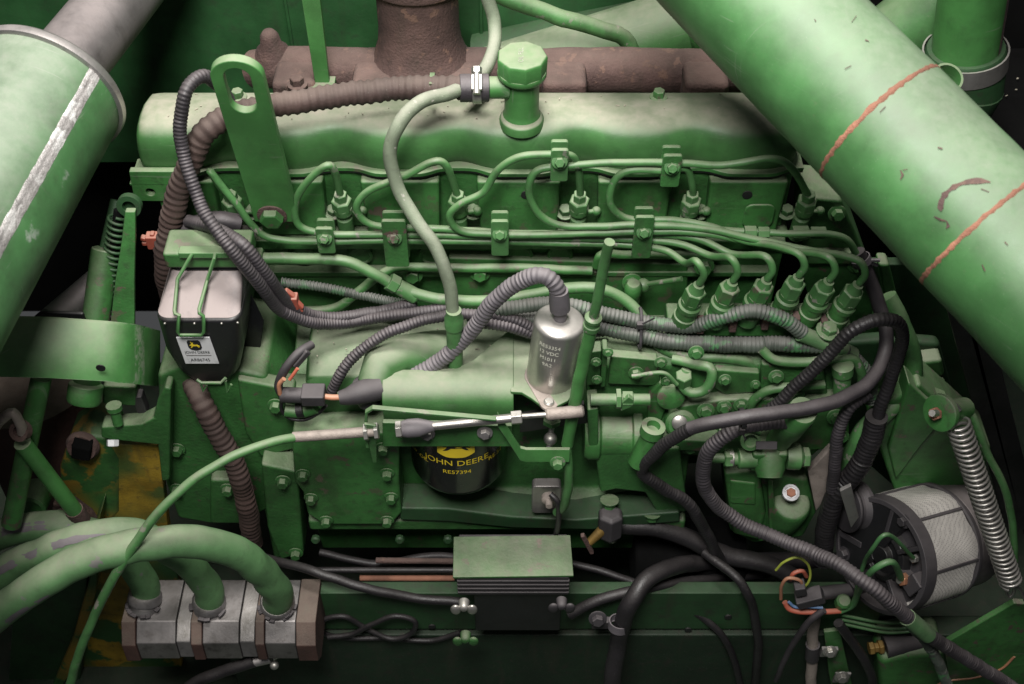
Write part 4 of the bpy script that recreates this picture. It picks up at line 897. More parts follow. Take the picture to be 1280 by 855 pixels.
part('vent_socket', B().lathe(P(816, 535, -160), P(817, 520, -158)-P(800, 575, -164), [(14, -8), (14, 4), (11, 5), (8, 5), (7, -3), (1, -3)], 22), 'green', pm)
b = B(); b.prism(PY([(812, 490), (826, 478), (836, 500), (826, 530), (808, 530)], -126), V(0, 14, 0)); part('rib', b, 'green', pm, 3)
b = B(); b.prism(PY([(744, 566), (800, 558), (850, 560), (860, 640), (820, 640), (806, 616), (770, 612), (750, 616)], -150), V(0, 40, 0)); part('pump_bracket', b, 'green_cast', pm, 4)
for px, py in ((762, 624), (815, 640)): part('bracket_bolt', B().bolt(P(px, py, -150), V(0, -.3, -1), 8, 10), 'green_cast', pm, .5)
b = B(); b.sweep([P(858, 462, -124), P(853, 480, -132), P(864, 490, -138), P(880, 488, -138), P(890, 474, -134), P(888, 460, -128), P(870, 455, -120), P(840, 448, -112)], 6, 14); part('bent_pipe', b, 'green_pipe', pm, ang=60)
part('pipe_nut', B().hexn(P(853, 478, -130), V(0, -.1, 1), 10, 16), 'green', pm, .5)
part('bent_pipe', B().sweep([P(936, 520, -130), P(942, 500, -130), P(960, 488, -132), P(1000, 482, -134), P(1030, 480, -132)], 5.5, 14), 'green_pipe', pm, ang=60)
part('bent_pipe', B().sweep([P(952, 436, -116), P(965, 448, -122), P(985, 452, -124), P(1040, 449, -124), P(1066, 448, -122), P(1076, 462, -122), P(1078, 482, -122)], 5.5, 14), 'green_pipe', pm, ang=60)
vl = ['leftmost', 'second', 'third', 'fourth', 'fifth', 'rightmost']
for i in range(6):
    p = VB[i]; VD_ = VD; VD = (VD+VJ[i]).normalized()
    v = part('delivery_valve', B().lathe(p-VD*16, VD, [(13, 0), (13, 14), (11.5, 15), (11.5, 27), (13, 28), (13, 34), (11, 36), (11, 42)], 24), 'green', pm, ang=40)
    part('union_nut', B().hexn(p+VD*(25+random.uniform(-2, 2)), VD, 12, 19, ph=random.random()), 'green_pipe' if i > 2 else 'green', v, .6)
    part('pipe_ferrule', B().lathe(p+VD*43, VD, [(9, 0), (7, 5), (6, 10)], 16), 'green_pipe', v)
    VD = VD_
for i in range(5): part('lock_clamp', B().box((VB[i]+VB[i+1])/2+V(0, -4, -14), (8, 14, 18)), 'rust', pm, 1.5)
b = B(); b.box((VB[0]+VB[5])/2+V(0, 16, -26), ((VB[5]-VB[0]).length+36, 36, 20)); part('valve_deck', b, 'green_cast', pm, 3)
part('vertical_stub', B().lathe(P(1052, 488, -136), V(-.15, .1, 1), [(10, 0), (10, 26), (12, 28), (12, 40), (9, 42)], 18), 'green_pipe', pm)
part('link_rod', B().sweep([P(790, 470, -140), P(830, 466, -142), P(846, 480, -144)], 2.6, 10), 'green_pipe', pm, ang=60)
part('bent_pipe', B().sweep([P(900, 538, -150), P(930, 532, -150), P(950, 540, -152)], 4.4, 12), 'green_pipe', pm, ang=60)
part('deck_bolt', B().bolt(P(1034, 414, -110), VD, 9, 8), 'green_pipe', pm, .5)
# feed pump and elbows in front, right
fpm = thing('feed_pump', 'green hand priming pump with slanted cylinder and pipe unions, right of centre', 'feed pump', P(960, 600, -150))
a0, a1 = P(972, 552, -146), P(1004, 512, -176)
d = (a1-a0).normalized(); ln = (a1-a0).length
part('primer_cylinder', B().lathe(a0, d, [(14, -6), (14, ln*.35), (16.5, ln*.4), (17, ln-3), (15.5, ln), (6, ln+.8)], 30), 'green_clean', fpm, ang=45)
b = B(); b.box(P(958, 562, -146), (42, 40, 34)); part('block', b, 'green', fpm, 4)
b = B(); b.lathe(P(962, 575, -160), V(0, -.7, -.6), [(18, -20), (18, 10), (15, 18), (15, 20)], 26); part('banjo', b, 'green', fpm, 1)
b = B(); b.lathe(P(938, 550, -158), V(0, -.8, .6), [(12, -8), (12, 2), (8, 3), (7, 0), (2, 0)], 20); part('socket', b, 'green_pipe', fpm)
d = V(-1, -.05, 0); b = B(); b.lathe(P(944, 572, -158), d, [(12, 0), (12, 20), (8, 22), (8, 26)], 20); part('union', b, 'green_pipe', fpm)
b = B(); b.hexn(P(914, 572, -158), d, 12, 9); part('union_nut', b, 'green_pipe', fpm, .5)
part('ring_band', B().cyl(P(916, 572, -158), P(911, 572, -158), 10.8, 10.8, 20), 'zinc', fpm)
b = B(); b.cyl(P(906, 572, -158), P(884, 573, -156), 6, 6, 14); part('stub_pipe', b, 'green_pipe', fpm)
b = B(); b.lathe(P(982, 570, -152), UX, [(15, 0), (16, 6), (16, 16), (11, 20)], 24); b.hexn(P(1003, 571, -152), UX, 13, 8); part('right_union', b, 'green_pipe', fpm, .6)
b = B(); b.box(P(958, 556, -168), (24, 3, 9), Matrix.Rotation(-.7, 3, 'X')); part('name_tag', b, 'plastic_dark', fpm)
# pump drive lump lower right
pd_ = thing('water_pump_housing', 'mottled green cast housing with a rusty plug left of the alternator', 'housing', P(980, 660, -130))
b = B(); b.prism(PY([(905, 592), (950, 588), (958, 640), (950, 676), (916, 668)], -148), V(0, 30, 0)); part('side_pad', b, 'green', pd_, 5)
b = B(); b.prism(PY([(960, 600), (966, 600), (972, 672), (962, 674)], -152), V(0, 20, 0)); part('rib', b, 'green', pd_, 2)
b = B(); b.prism(PY([(908, 596), (960, 590), (1010, 600), (1022, 640), (1005, 672), (940, 680), (912, 665)], -140), V(0, 90, 0)); part('casting', b, 'green_cast', pd_, 7, seg=3)
b = B(); b.prism(PY([(912, 600), (946, 604), (946, 632), (912, 630)], -150), V(0, 20, 0)); part('pad', b, 'green', pd_, 4)
b = B(); b.lathe(P(990, 628, -148), V(0, -.3, 1), [(25, -60), (25, -6), (22, 1), (16, 3)], 30); part('boss', b, 'green_cast', pd_, 3)
b = B(); b.lathe(P(988, 616, -152), V(0, -.4, 1), [(10.5, 0), (10.5, 4), (8, 5), (7, 3), (1, 3)], 22); part('plug_ring', b, 'white_label', pd_)
part('rusty_plug', B().hexn(P(988, 616, -152)+V(0, -1, 2), V(0, -.4, 1), 6, 4), 'rust_bead', pd_)
b = B(); b.prism(PY([(1010, 590), (1038, 560), (1046, 575), (1040, 612), (1020, 640)], -146), V(0, 10, 0)); part('rusty_strut', b, 'rust_pale', pd_, 2)
# coolant drain cock
ck = thing('drain_cock', 'dark square drain plug with a small brass tap under the pump bracket', 'tap', P(762, 670, -160))
part('plug', B().lathe(P(763, 648, -165), V(0, -.15, -1), [(12, -12), (17, -8), (17, 26), (12, 32)], 6), 'plastic_dark', ck, 2)
b = B(); b.cyl(P(755, 660, -172), P(736, 678, -182), 7, 5, 14); part('tap_body', b, 'brass', ck, 1)
b = B(); b.bar(P(728, 668, -186), P(740, 690, -186), 6, 5); part('tap_handle', b, 'rust', ck, 1)
part('ferrule', B().cyl(P(763, 664, -160), P(765, 672, -158), 8, 8, 14), 'steel', ck)
# ---------------------------------------------------------------- connector cluster left of the dusty housing
cn = thing('wiring_connector', 'dusty black plug and wires hanging off the left of the dusty housing', 'connector', P(400, 520, -150))
b = B(); b.sweep([P(352, 493, -150), P(385, 494, -152), P(405, 494, -153)], 9, 14); part('left_plug', b, 'plastic_dark', cn, ang=50)
b = B(); b.box(P(392, 493, -153), (26, 22, 16)); part('plug_body', b, 'plastic_dark', cn, 2)
part('orange_wire', B().sweep([P(404, 495, -153), P(414, 496, -154), P(426, 496, -154)], 3.4, 10), 'wire_orange', cn, ang=60)
b = B(); b.sweep([P(424, 497, -154), P(436, 495, -152), P(444, 492, -150), P(476, 484, -140)], 11, 18, rfun=lambda t: .7+.55*min(1, t*2)); part('sensor_boot', b, 'plastic_dark', cn, ang=50)
b = B(); b.lathe(P(459, 478, -134), V(0, -.2, -1), [(17, 0), (17, 14), (13, 20), (13, 30)], 24); part('sensor_base', b, 'plastic_dark', cn, 1)
part('loop_wire', B().sweep([P(354, 495, -150), P(348, 482, -148), P(356, 462, -144), P(374, 440, -132), P(390, 430, -118)], 5, 10), 'plastic_dark', cn, ang=60)
b = B(); b.bar(P(366, 456, -138), P(384, 436, -128), 12, 8); part('upper_plug', b, 'plastic_dark', cn, 2)
part('orange_wire', B().sweep([P(350, 492, -154), P(349, 480, -153), P(355, 473, -152)], 2.6, 10), 'wire_orange', cn, ang=60)
part('red_wire', B().sweep([P(362, 474, -150), P(368, 466, -148), P(372, 460, -146)], 2, 8), 'wire_red', cn, ang=60)
b = B(); b.sweep([P(356, 512, -148), P(376, 514, -148), P(396, 508, -148)], 8, 12); part('green_tape', b, 'green', cn, ang=60)
b = B(); b.cyl(P(372, 512, -149), P(380, 511, -149), 9.5, 9.5, 14); part('tape_band', b, 'rubber', cn)
part('lower_wire', B().sweep([P(352, 500, -148), P(352, 512, -150), P(362, 522, -152), P(380, 524, -152), P(400, 514, -152), P(408, 506, -150)], 2.2, 8), 'rubber', cn, ang=60)
# red retaining clips
def clip(px, py, y, lab, pts):
    bb = B()
    for a, c in pts: bb.bar(P(*a, y), P(*c, y), 7, 5)
    bb.box(P(px, py, y), (16, 12, 18)); solo('red_clip', bb, 'red_plastic', lab, 'clip', 'red plastic hose clips', 1.5)
clip(193, 300, -38, 'red plastic clip on the brown hose at left', [((176, 296), (193, 300)), ((178, 303), (193, 302)), ((190, 290), (195, 308))])
clip(364, 376, -84, 'red plastic clip on the black conduits right of the filter', [((352, 366), (378, 388)), ((356, 362), (370, 372)), ((366, 372), (378, 384))])
# ---------------------------------------------------------------- far left: links, springs, bracket plate
gp = thing('guard_plate', 'broad green curved guard plate at the left edge', 'plate', P(100, 480, -170))
b = B(); rings = []
for px, pt, pbm, y in ((-40, 404, 470, -215), (20, 398, 471, -190), (60, 399, 472, -180), (130, 404, 476, -172), (150, 406, 478, -166), (166, 408, 479, -156), (180, 411, 481, -140), (190, 414, 482, -120), (198, 416, 482, -96)):
    rings.append([P(px, pt, y+34), P(px, pbm, y), P(px, pbm, y)+V(1, 5, -1), P(px, pt, y+34)+V(1, 5, -1)])
b.loft(rings); part('plate', b, 'green_clean', gp, 0, ang=75)
part('hole', B().lathe(P(126, 459, -174), V(0, -1, 0), [(5, 0), (5, 1), (1, 1.1)], 18), 'black', gp)
ss = thing('strut_spring', 'dark green coil spring behind the pale flat bar at left', 'spring', P(130, 405, -60))
def coil(p0, p1, R, r, turns, n=10, per=18):
    d = p1-p0; u, v = basis(d); pts = []
    for i in range(int(turns*per)+1):
        t = i/(turns*per); a = 2*math.pi*turns*t; pts.append(p0+d*t+u*(R*math.cos(a))+v*(R*math.sin(a)))
    bb = B(); bb.sweep(pts, r, n, smooth=False); return bb
part('coil', coil(P(148, 268, -40), P(130, 412, -88), 10, 1.8, 21, 8, 14), 'green_dark', ss, ang=60)
part('core_rod', B().cyl(P(148, 262, -40), P(130, 414, -88), 5, 5, 12), 'void', ss)
part('eye', B().lathe(P(162, 256, -44), V(0, -1, .2), [(13, -4), (13, 4), (7, 4), (7, -4)], 20), 'green_dark', ss)
b = B(); b.prism(PY([(156, 264, -56), (169, 264, -56), (169, 300, -66), (168, 345, -80), (168, 380, -90), (168, 420, -104), (136, 420, -104), (144, 350, -82), (152, 300, -66)], -70), V(0, 7, 0)); solo('flat_bar', b, 'green', 'pale green tapering flat bar above the guard plate at left', 'bar', bevel=1.5)
cy = thing('damper', 'green gas damper cylinder at far left with its round end below the guard plate', 'damper', P(105, 500, -130))
part('rod', B().cyl(P(146, 250, -10), P(130, 320, -50), 7, 7, 14), 'green_dark', cy)
part('cylinder', B().cyl(P(132, 310, -50), P(106, 498, -150), 15, 15, 24), 'green', cy, 2)
b = B(); d = P(106, 498, -150)-P(132, 310, -50); b.lathe(P(108, 478, -142), d, [(15, 0), (19, 2), (19, 20), (17, 24)], 24); part('end_cap', b, 'green', cy, 1)
b = B(); b.prism(PY([(128, 482), (170, 484), (170, 508), (128, 505)], -128), V(0, 24, 0)); la = solo('lever_block', b, 'green_cast', 'small green block with bolt under the guard plate', 'block', bevel=3)
b = B(); b.lathe(P(142, 506, -140), V(0, -.2, -1), [(9, 0), (9, 6), (6, 8), (6, 28)], 12); part('bolt', b, 'green_cast', la)
b = B(); b.box(P(176, 502, -120), (12, 14, 34)); part('pin', b, 'plastic_dark', la, 2)
b = B(); b.cyl(P(66, 400, -110), P(122, 352, -50), 16, 16, 22); solo('grey_pipe', b, 'muffler_metal', 'short grey pipe end in the dark above the guard plate', 'pipe')
b = B(); b.prism(PY([(36, 402), (50, 390), (104, 392), (108, 404), (60, 410)], -130), V(0, 5, 0)); solo('dark_cover', b, 'black', 'dark bluish cover corner peeking above the guard plate', 'cover', bevel=3)
b = B(); b.lathe(P(45, 500, 0), V(.1, -.2, -1), [(80, -20), (84, 0), (84, 160), (70, 190)], 36); solo('dark_tank', b, 'iron_brown', 'dark brown round tank in shadow below the guard plate', 'tank', ang=50)
solo('lever_rod', B().cyl(P(52, 470, -160), P(14, 655, -230), 11, 11, 18), 'green', 'straight green rod descending behind the hoses at far left', 'rod')
lk = thing('control_link', 'slanting green link rod with a rusty hooked end at left edge', 'link', P(100, 650, -200))
part('rod', B().cyl(P(28, 553, -210), P(96, 641, -200), 9.5, 9.5, 18), 'green_clean', lk)
part('eye', B().lathe(P(26, 538, -212), V(-.2, -.8, .6), [(11, -5), (11, 5), (6, 5), (6, -5)], 20), 'rust', lk)
part('hook', B().sweep([P(-14, 545, -206), P(2, 524, -210), P(16, 516, -214), P(26, 530, -214), P(28, 540, -214)], 5.5, 12), 'rust_pale', lk, ang=60)
part('end_clevis', B().cyl(P(92, 636, -200), P(102, 650, -198), 11, 11, 14), 'rust', lk, 1)
b = B(); b.lathe(P(40, 632, -170), V(0, -1, .2), [(18, -30), (18, 4), (14, 6), (10, 4), (1, 4)], 20); solo('pivot_boss', b, 'green_cast', 'round green pivot boss behind the link rod at left edge', 'boss')
# yellow gear housing
yh = thing('gear_housing', 'yellow and green mottled gear housing with a square socket at lower left', 'housing', P(130, 840, -180))
b = B(); b.prism(PY([(74, 585), (84, 560), (110, 545), (135, 548), (150, 575), (150, 640), (130, 662), (76, 662)], -130), V(0, 60, 0)); part('flange', b, 'mottled', yh, 6, seg=3)
b = B(); b.lathe(P(104, 556, -132), V(0, -1, .35), [(20, 0), (20, 3), (17, 8), (12, 8), (10, 2), (1, 2)], 24); part('socket_ring', b, 'rust', yh)
b = B(); b.box(P(103, 560, -140), (22, 18, 24), Matrix.Rotation(.3, 3, 'Y')); part('square_socket', b, 'void', yh, 2)
b = B(); b.prism(PY([(128, 556), (198, 555), (210, 660), (230, 760), (226, 870), (60, 870), (105, 740), (118, 660)], -128), V(0, 16, 0)); part('web_plate', b, 'yellow', yh, 2)
b = B(); b.prism(PY([(118, 655), (126, 640), (120, 740), (96, 830), (70, 870), (60, 870), (90, 800), (110, 730)], -160), V(0, 34, 0)); part('rib', b, 'mottled', yh, 3)
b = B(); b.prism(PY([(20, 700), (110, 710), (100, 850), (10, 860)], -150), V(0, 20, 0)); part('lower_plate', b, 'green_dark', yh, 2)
b = B(); b.prism(PY([(126, 534), (176, 530), (192, 522), (197, 500), (206, 484), (214, 486), (212, 600), (202, 602), (197, 556), (140, 550), (126, 547)], -144), V(0, 20, 0)); arm = solo('arm_bracket', b, 'green_cast', 'green cast arm over the yellow plate at left', 'bracket', bevel=3)
b = B(); b.hexn(P(141, 549, -152), V(0, -.6, -.5), 7, 8); part('bolt', b, 'white_label', arm)
b = B(); b.prism(PY([(66, 630), (90, 636), (112, 652), (122, 668), (90, 668), (64, 650)], -170), V(0, 20, 0)); b.cyl(P(76, 642, -175), P(76, 642, -186), 7, 7, 12); solo('clevis_plate', b, 'rust', 'rusty clevis plate at the foot of the link rod', 'plate', bevel=2)
# ---------------------------------------------------------------- hydraulic manifold block with three hoses
hb = thing('hydraulic_block', 'ribbed aluminium hydraulic block with dark brown end bands at lower left', 'valve block', P(275, 818, -240))
x0, x1 = P(141, 770, -262).x, P(390, 770, -262).x
prof = [(-190, -250), (-250, -250), (-272, -268), (-276, -300), (-262, -318), (-190, -318)]
def bx(xa, xb, m, nm, g=0, bev=1.5):
    bb = B(); s = [V(xa, y-g*(1 if y < -200 else 0), z+g*(1 if z > -260 else -1)) for y, z in prof]; bb.prism(s, V(xb-xa, 0, 0)); return part(nm, bb, m, hb, bev)
W = x1-x0
fr_ = [(0, .075, 'iron_brown', 'end_band', 2.2), (.075, .28, 'alu_block', 'section', 0), (.28, .355, 'steel_dark', 'spacer', -1.5), (.355, .415, 'iron_brown', 'band', 1.2), (.415, .605, 'alu_block', 'section', 0), (.605, .685, 'steel_dark', 'spacer', -1.5), (.685, .735, 'iron_brown', 'band', 1.2), (.735, .895, 'alu_block', 'section', 0), (.895, 1.0, 'iron_brown', 'end_band', 2.2)]
for a, c, m, nm, g in fr_: bx(x0+W*a+.4, x0+W*c-.4, m, nm, g)
HY = []
def hyd(pts, lab, r, m='green_hose'):
    t = thing('hydraulic_hose', lab, 'hose', pts[-1], 'thick green hydraulic hoses')
    part('hose', B().sweep(pts, r, 24, step=7), m, t, ang=60)
    HY.append((t, pts, r))
    e = pts[-1]; d = (pts[-1]-pts[-2]).normalized()
    b = B(); b.lathe(e-d*14, d, [(r+1, 0), (r+3, 3), (r+3, 12), (r-1, 14), (r+1, 18), (r+1, 24)], 20); part('crimp_ferrule', b, 'steel_dark', t, ang=40)
    b = B()
    for i in range(9):
        a = random.uniform(-3.1, 0); b.box(e+V(math.cos(a)*(r+2), math.sin(a)*(r+2), random.uniform(-2, 3)), (9, 7, 3), Matrix.Rotation(a, 3, 'Z'))
    part('torn_wrap', b, 'plastic_dark', t, .6)
zt = -246
hyd([P(-40, 796, -330), P(40, 735, -318), P(110, 697, -300), P(180, 680, -284), P(240, 677, -266), P(290, 688, -250), P(325, 712, -240), P(346, 740, -236), V(P(347, 755, z=zt).x, P(347, 755, z=zt).y, zt)], 'longest thick green hose arching over to the right of the block', 19)
hyd([P(-40, 744, -270), P(30, 700, -262), P(100, 673, -252), P(160, 666, -240), P(205, 682, -228), P(244, 712, -224), P(262, 738, -226), V(P(261, 756, z=zt).x, P(261, 756, z=zt).y, zt)], 'middle thick green hose ending at the centre of the block', 18)
hyd([P(-40, 686, -215), P(20, 662, -212), P(80, 657, -206), P(130, 672, -202), P(165, 706, -206), P(182, 732, -214), V(P(181, 752, z=zt).x, P(181, 752, z=zt).y, zt)], 'shortest thick green hose ending at the left of the block', 18)
def streak(par, pts, r, t0, t1, ang0, wd):
    q = spline(pts, 4); n0, n1 = int(len(q)*t0), int(len(q)*t1); rings = []
    for i in range(n0, n1):
        t = (q[i+1]-q[i-1]).normalized() if 0 < i < len(q)-1 else (q[1]-q[0]).normalized()
        up = V(0, math.cos(ang0)*-1, math.sin(ang0)); up = (up-t*up.dot(t)).normalized(); sd = t.cross(up)
        k = wd*min(1, (i-n0+.3)/9, (n1-i)/9)*random.uniform(.8, 1.1)
        rings.append([q[i]+(up*math.cos(a)+sd*math.sin(a))*(r+.35) for a in (-k, -k/2, 0, k/2, k)])
    bb = B(); bb.loft(rings, closed=False); part('worn_streak', bb, 'conduit_grey', par, False, 'grey scuffed streak where the green has worn off', ang=60)
for (t, pts, r), (a, c, g, wd) in zip(HY, ((.02, .30, -.35, .28), (.05, .50, .95, .26), (.05, .52, 1.0, .30))): streak(t, pts, r, a, c, g, wd)
dh = thing('drain_hose', 'black drain hose with metal ferrule under the hydraulic block', 'hose', P(280, 850, -260))
part('hose', B().sweep([P(210, 880, -290), P(240, 856, -280), P(285, 836, -272), P(318, 826, -268)], 8, 14), 'rubber', dh, ang=60)
part('ferrule', B().cyl(P(312, 828, -268), P(338, 822, -264), 7, 7, 14), 'alu', dh, 1)
b = B(); b.cyl(P(340, 820, -266), P(348, 816, -262), 6, 6, 12); b.sphere(P(343, 831, -268), 6); part('nipple', b, 'zinc', dh)
# brown sleeve's stand
# ---------------------------------------------------------------- relay box with wing nuts
rb = thing('control_box', 'black box with a flat green lid and wing nuts at bottom centre', 'box', P(640, 790, -250))
lz = P(640, 670, -188).z
cs = [P(567, 670, z=lz), P(713, 668, z=lz), P(717, 719, z=lz), P(566, 721, z=lz)]
b = B(); b.prism(cs, V(0, 0, -4)); part('lid', b, 'green_cast', rb, 1)
yf = (cs[2].y+cs[3].y)/2; xl, xr = cs[3].x, cs[2].x
zb_ = P(640, 742, yf+3).z
b = B(); b.box(V((xl+xr)/2, yf+32, (lz-4+zb_)/2), (xr-xl-10, 62, lz-4-zb_)); part('upper_body', b, 'plastic_dark', rb, 2)
b = B()
for i in range(4): b.box(V((xl+xr)/2, yf+30.5, lz-12-i*9), (xr-xl-9, 62, 3))
part('body_rib', b, 'plastic_dark', rb, .6)
zc_ = P(640, 788, yf+6).z
b = B(); b.box(V((xl+xr)/2+6, yf+36, (zb_+zc_)/2), (xr-xl-36, 60, zb_-zc_)); part('lower_body', b, 'black', rb, 2)
def wing(px, py, y, m, nm='wing_nut', rot=0):
    bb = B(); c = P(px, py, y); bb.lathe(c, V(0, -1, .3), [(7, -3), (6, 7), (4, 10)], 14)
    for s in (-1, 1): bb.sphere(c+V(s*10, -6, -4+rot*s), 9, (.75, .4, 1.15), 6)
    return part(nm, bb, m, rb, ang=60)
wing(580, 754, -262, 'zinc'); wing(702, 752, -262, 'plastic_dark'); wing(582, 794, -262, 'green_cast')
for a, c, m, lab in (((380, 712), (572, 712), 'rubber', 'thin black rod left of the control box'), ((450, 722), (568, 722), 'rust_bead', 'rusty orange rod running into the control box, lower'), ((470, 700), (568, 701), 'rust', 'rusty rod running into the control box, upper')):
    solo('thin_rod', B().cyl(P(*a, -180), P(*c, -180), 4, 4, 10), m, lab, 'rod', 'rods beside the control box')
solo('cable', B().sweep([P(290, 688, -120), P(340, 699, -170), P(390, 713, -200), P(450, 733, -214), P(520, 747, -218), P(578, 752, -222)], 6, 12), 'rubber', 'thin black cable running left from the control box', 'cable', ang=60)
solo('cable', B().sweep([P(712, 768, -222), P(745, 750, -214), P(790, 738, -205), P(850, 728, -186), P(960, 716, -140)], 7, 12), 'rubber', 'thin black cable running right from the control box', 'cable', ang=60)
solo('looped_cable', B().sweep([P(576, 790, -216), P(540, 800, -215), P(480, 797, -214), P(430, 797, -214), P(404, 790, -214), P(405, 774, -214), P(430, 770, -214), P(455, 784, -216), P(490, 798, -222), P(515, 790, -222), P(518, 776, -220), P(495, 770, -218), P(465, 780, -220), P(440, 792, -220), P(410, 796, -220)], 3.6, 10, step=3), 'rubber', 'thin black cable tied in a figure of eight loop left of the box', 'cable', ang=60)
th = thing('trunk_hose', 'thick black hose held by a saddle clamp at bottom right of the box', 'hose', P(760, 850, -250))
part('hose', B().sweep([P(762, 880, -280), P(768, 830, -258), P(776, 785, -240), P(792, 745, -226), P(816, 718, -200), P(860, 704, -170), P(960, 700, -120), P(1060, 700, -80)], 11.5, 18), 'rubber', th, ang=60)
b = B(); d = P(776, 785, -240)-P(768, 830, -258); b.lathe(P(774, 780, -238), d, [(12.5, -6), (14, -6), (14, 6), (12.5, 6)], 22, caps=False); part('saddle_clamp', b, 'conduit_grey', th)
part('saddle_bolt', B().bolt(P(747, 772, -230), V(0, -1, .4), 8, 8), 'plastic_dark', th, .5)
b = B(); b.box(P(752, 778, -228), (26, 10, 18)); part('saddle_foot', b, 'plastic_dark', th, 2)
solo('starter_cable', B().sweep([P(770, 655, -150), P(830, 662, -152), P(900, 690, -160), P(960, 705, -170), P(990, 720, -180)], 12, 16), 'rubber', 'black starter cable in shadow behind the drain plug', 'cable', ang=60)
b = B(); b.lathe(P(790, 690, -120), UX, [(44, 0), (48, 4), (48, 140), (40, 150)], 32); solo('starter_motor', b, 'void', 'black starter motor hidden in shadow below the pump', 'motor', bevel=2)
# ---------------------------------------------------------------- alternator
al = thing('alternator', 'alternator with black finned nose and perforated grey screen at lower right', 'alternator', P(1150, 770, -200))
ac = P(1108, 692, -206); an = V(-.86, -.42, .28).normalized(); R_A = 72
ab = -an
b = B(); b.lathe(ac, ab, [(R_A-14, 3), (R_A-6, 5), (R_A-6, 8)], 48); part('front_rim', b, 'plastic_dark', al, ang=40)
au = V(0, -.2, 1); au = (au-an*au.dot(an)).normalized(); av = an.cross(au)
def ap(a, r, h): return ac+ab*h+(au*math.cos(a)+av*math.sin(a))*r
# screen band: flat facets
b = B(); nf = 7; ring0 = [ap(2*math.pi*(i+.35)/nf, R_A+1, 18) for i in range(nf)]; ring1 = [ap(2*math.pi*(i+.35)/nf, R_A+1, 78) for i in range(nf)]
b = B(); rr0 = []; rr1 = []
for i in range(48):
    a = 2*math.pi*i/48; f_ = R_A-2+4*abs(math.sin(a*3.5+.4)); rr0.append(ap(a, f_, 4)); rr1.append(ap(a, f_, 78))
b.loft([rr0, rr1]); part('screen', b, 'screen_mesh', al, ang=30)
for i in range(7):
    a = 2*math.pi*(i+.1)/7
    part('screen_strap', B().bar(ap(a, R_A+1.5, 4), ap(a, R_A+1.5, 78), 4, 2, au*math.cos(a)+av*math.sin(a)), 'plastic_dark', al, .6)
b = B(); b.lathe(ac, ab, [(R_A+1, 77), (R_A+3, 79), (R_A+3, 84), (R_A-2, 88)], 48); part('rear_ring', b, 'plastic_dark', al, ang=40)
b = B(); b.lathe(ac, ab, [(R_A-3, 92), (R_A-3, 130), (R_A-20, 150), (30, 158)], 48); part('rear_case', b, 'muffler_metal', al, 'x' and 1, ang=40)
# nose: outer hoop, hub, spokes, recess
b = B()
hoop = []
for i in range(49):
    a = 2*math.pi*i/48; hoop.append([ap(a, R_A-5, -14), ap(a, R_A+1.5, -13), ap(a, R_A+2.5, 5), ap(a, R_A-5, 5)])
b.loft(hoop, closed=True, caps=False); part('nose_hoop', b, 'plastic_dark', al, 1, ang=50)
b = B(); b.cyl(ac+ab*12, ac+ab*20, R_A-4, R_A-4, 48); part('backplate', b, 'void', al)  # near-black disc, paints in the dark inside the nose
b = B(); b.lathe(ac, an, [(36, -14), (36, 0), (33, 7), (26, 9), (24, 4), (14, 4), (12, 12), (2, 13)], 36); part('hub', b, 'black', al, 1.2, ang=40)
for a in (-1.9, -1.15, -.35, .5, 2.2, 3.4):
    b = B(); s_ = ap(a, 30, -2); e_ = ap(a, R_A-3, -2); b.bar(s_, e_, 9 if a > 2 else 6, 22, an); part('spoke', b, 'plastic_dark', al, 1.5)
b = B(); aa = -1.15; b.box(ap(aa, 56, 2), (36, 26, 20), Matrix((an, au, av)).transposed()); part('terminal_box', b, 'plastic_dark', al, 2)
lf = [ap(math.radians(8+i*8.4), R_A-5, -12) for i in range(21)]; lf += [ap(math.radians(176-i*12), 12, -12) for i in range(14)]
b = B(); b.prism(lf, ab*14); part('nose_cap', b, 'black', al, 2)
t1 = ap(-1.15, 44, -12)
part('terminal_nut', B().hexn(t1, an, 8, 9), 'copper', al, .5)
part('terminal_post', B().cyl(t1-an*4, t1+an*12, 4, 4, 12), 'zinc', al)
part('terminal_stud', B().hexn(ap(-.55, 54, -8), an, 5, 6), 'zinc', al)
b = B(); b.lathe(P(1066, 632, -150), V(-.9, -.3, .2), [(26, -14), (32, -12), (32, -6), (27, 0), (27, 4), (32, 9), (32, 12), (16, 14)], 36); part('pulley', b, 'plastic_dark', al, 1)
b = B(); b.prism(PY([(1050, 614), (1064, 607), (1074, 646), (1064, 660)], -215), V(0, 5, 0)); part('mount_ear', b, 'alu', al, 1)
part('case_bolt', B().bolt(ap(2.6, 60, -10), an, 7), 'plastic_dark', al); part('case_bolt', B().bolt(ap(.2, 66, -10), an, 6), 'plastic_dark', al)
# ---------------------------------------------------------------- return spring, right
rs = thing('return_spring', 'long steel coil spring hanging from a washered bolt at the right edge', 'spring', P(1265, 740, -300))
sp0, sp1 = P(1197, 528, -230), P(1264, 728, -285)
part('coil', coil(sp0, sp1, 11.5, 2.0, 34, 8, 16), 'steel', rs, ang=60)
part('lower_hook', wire([sp1, P(1268, 738, -285), P(1262, 746, -286), P(1258, 740, -286), P(1262, 732, -287), P(1272, 734, -286), P(1284, 756, -285)], 2, True), 'steel', rs, ang=60)
part('upper_hook', wire([sp0, P(1194, 518, -228), P(1186, 510, -226), P(1192, 504, -224), P(1200, 512, -226)], 2, True), 'steel', rs, ang=60)
ab_ = thing('spring_anchor', 'washered bolt and green strap from which the steel spring hangs', 'bolt', P(1180, 520, -225))
part('washer', B().lathe(P(1174, 516, -228), V(-.8, -.5, .3), [(20, -6), (20, 0), (18, 1)], 28), 'green', ab_, .6)
part('nut', B().hexn(P(1171, 516, -232), V(-.8, -.5, .3), 7, 6), 'rust_bead', ab_, .5)
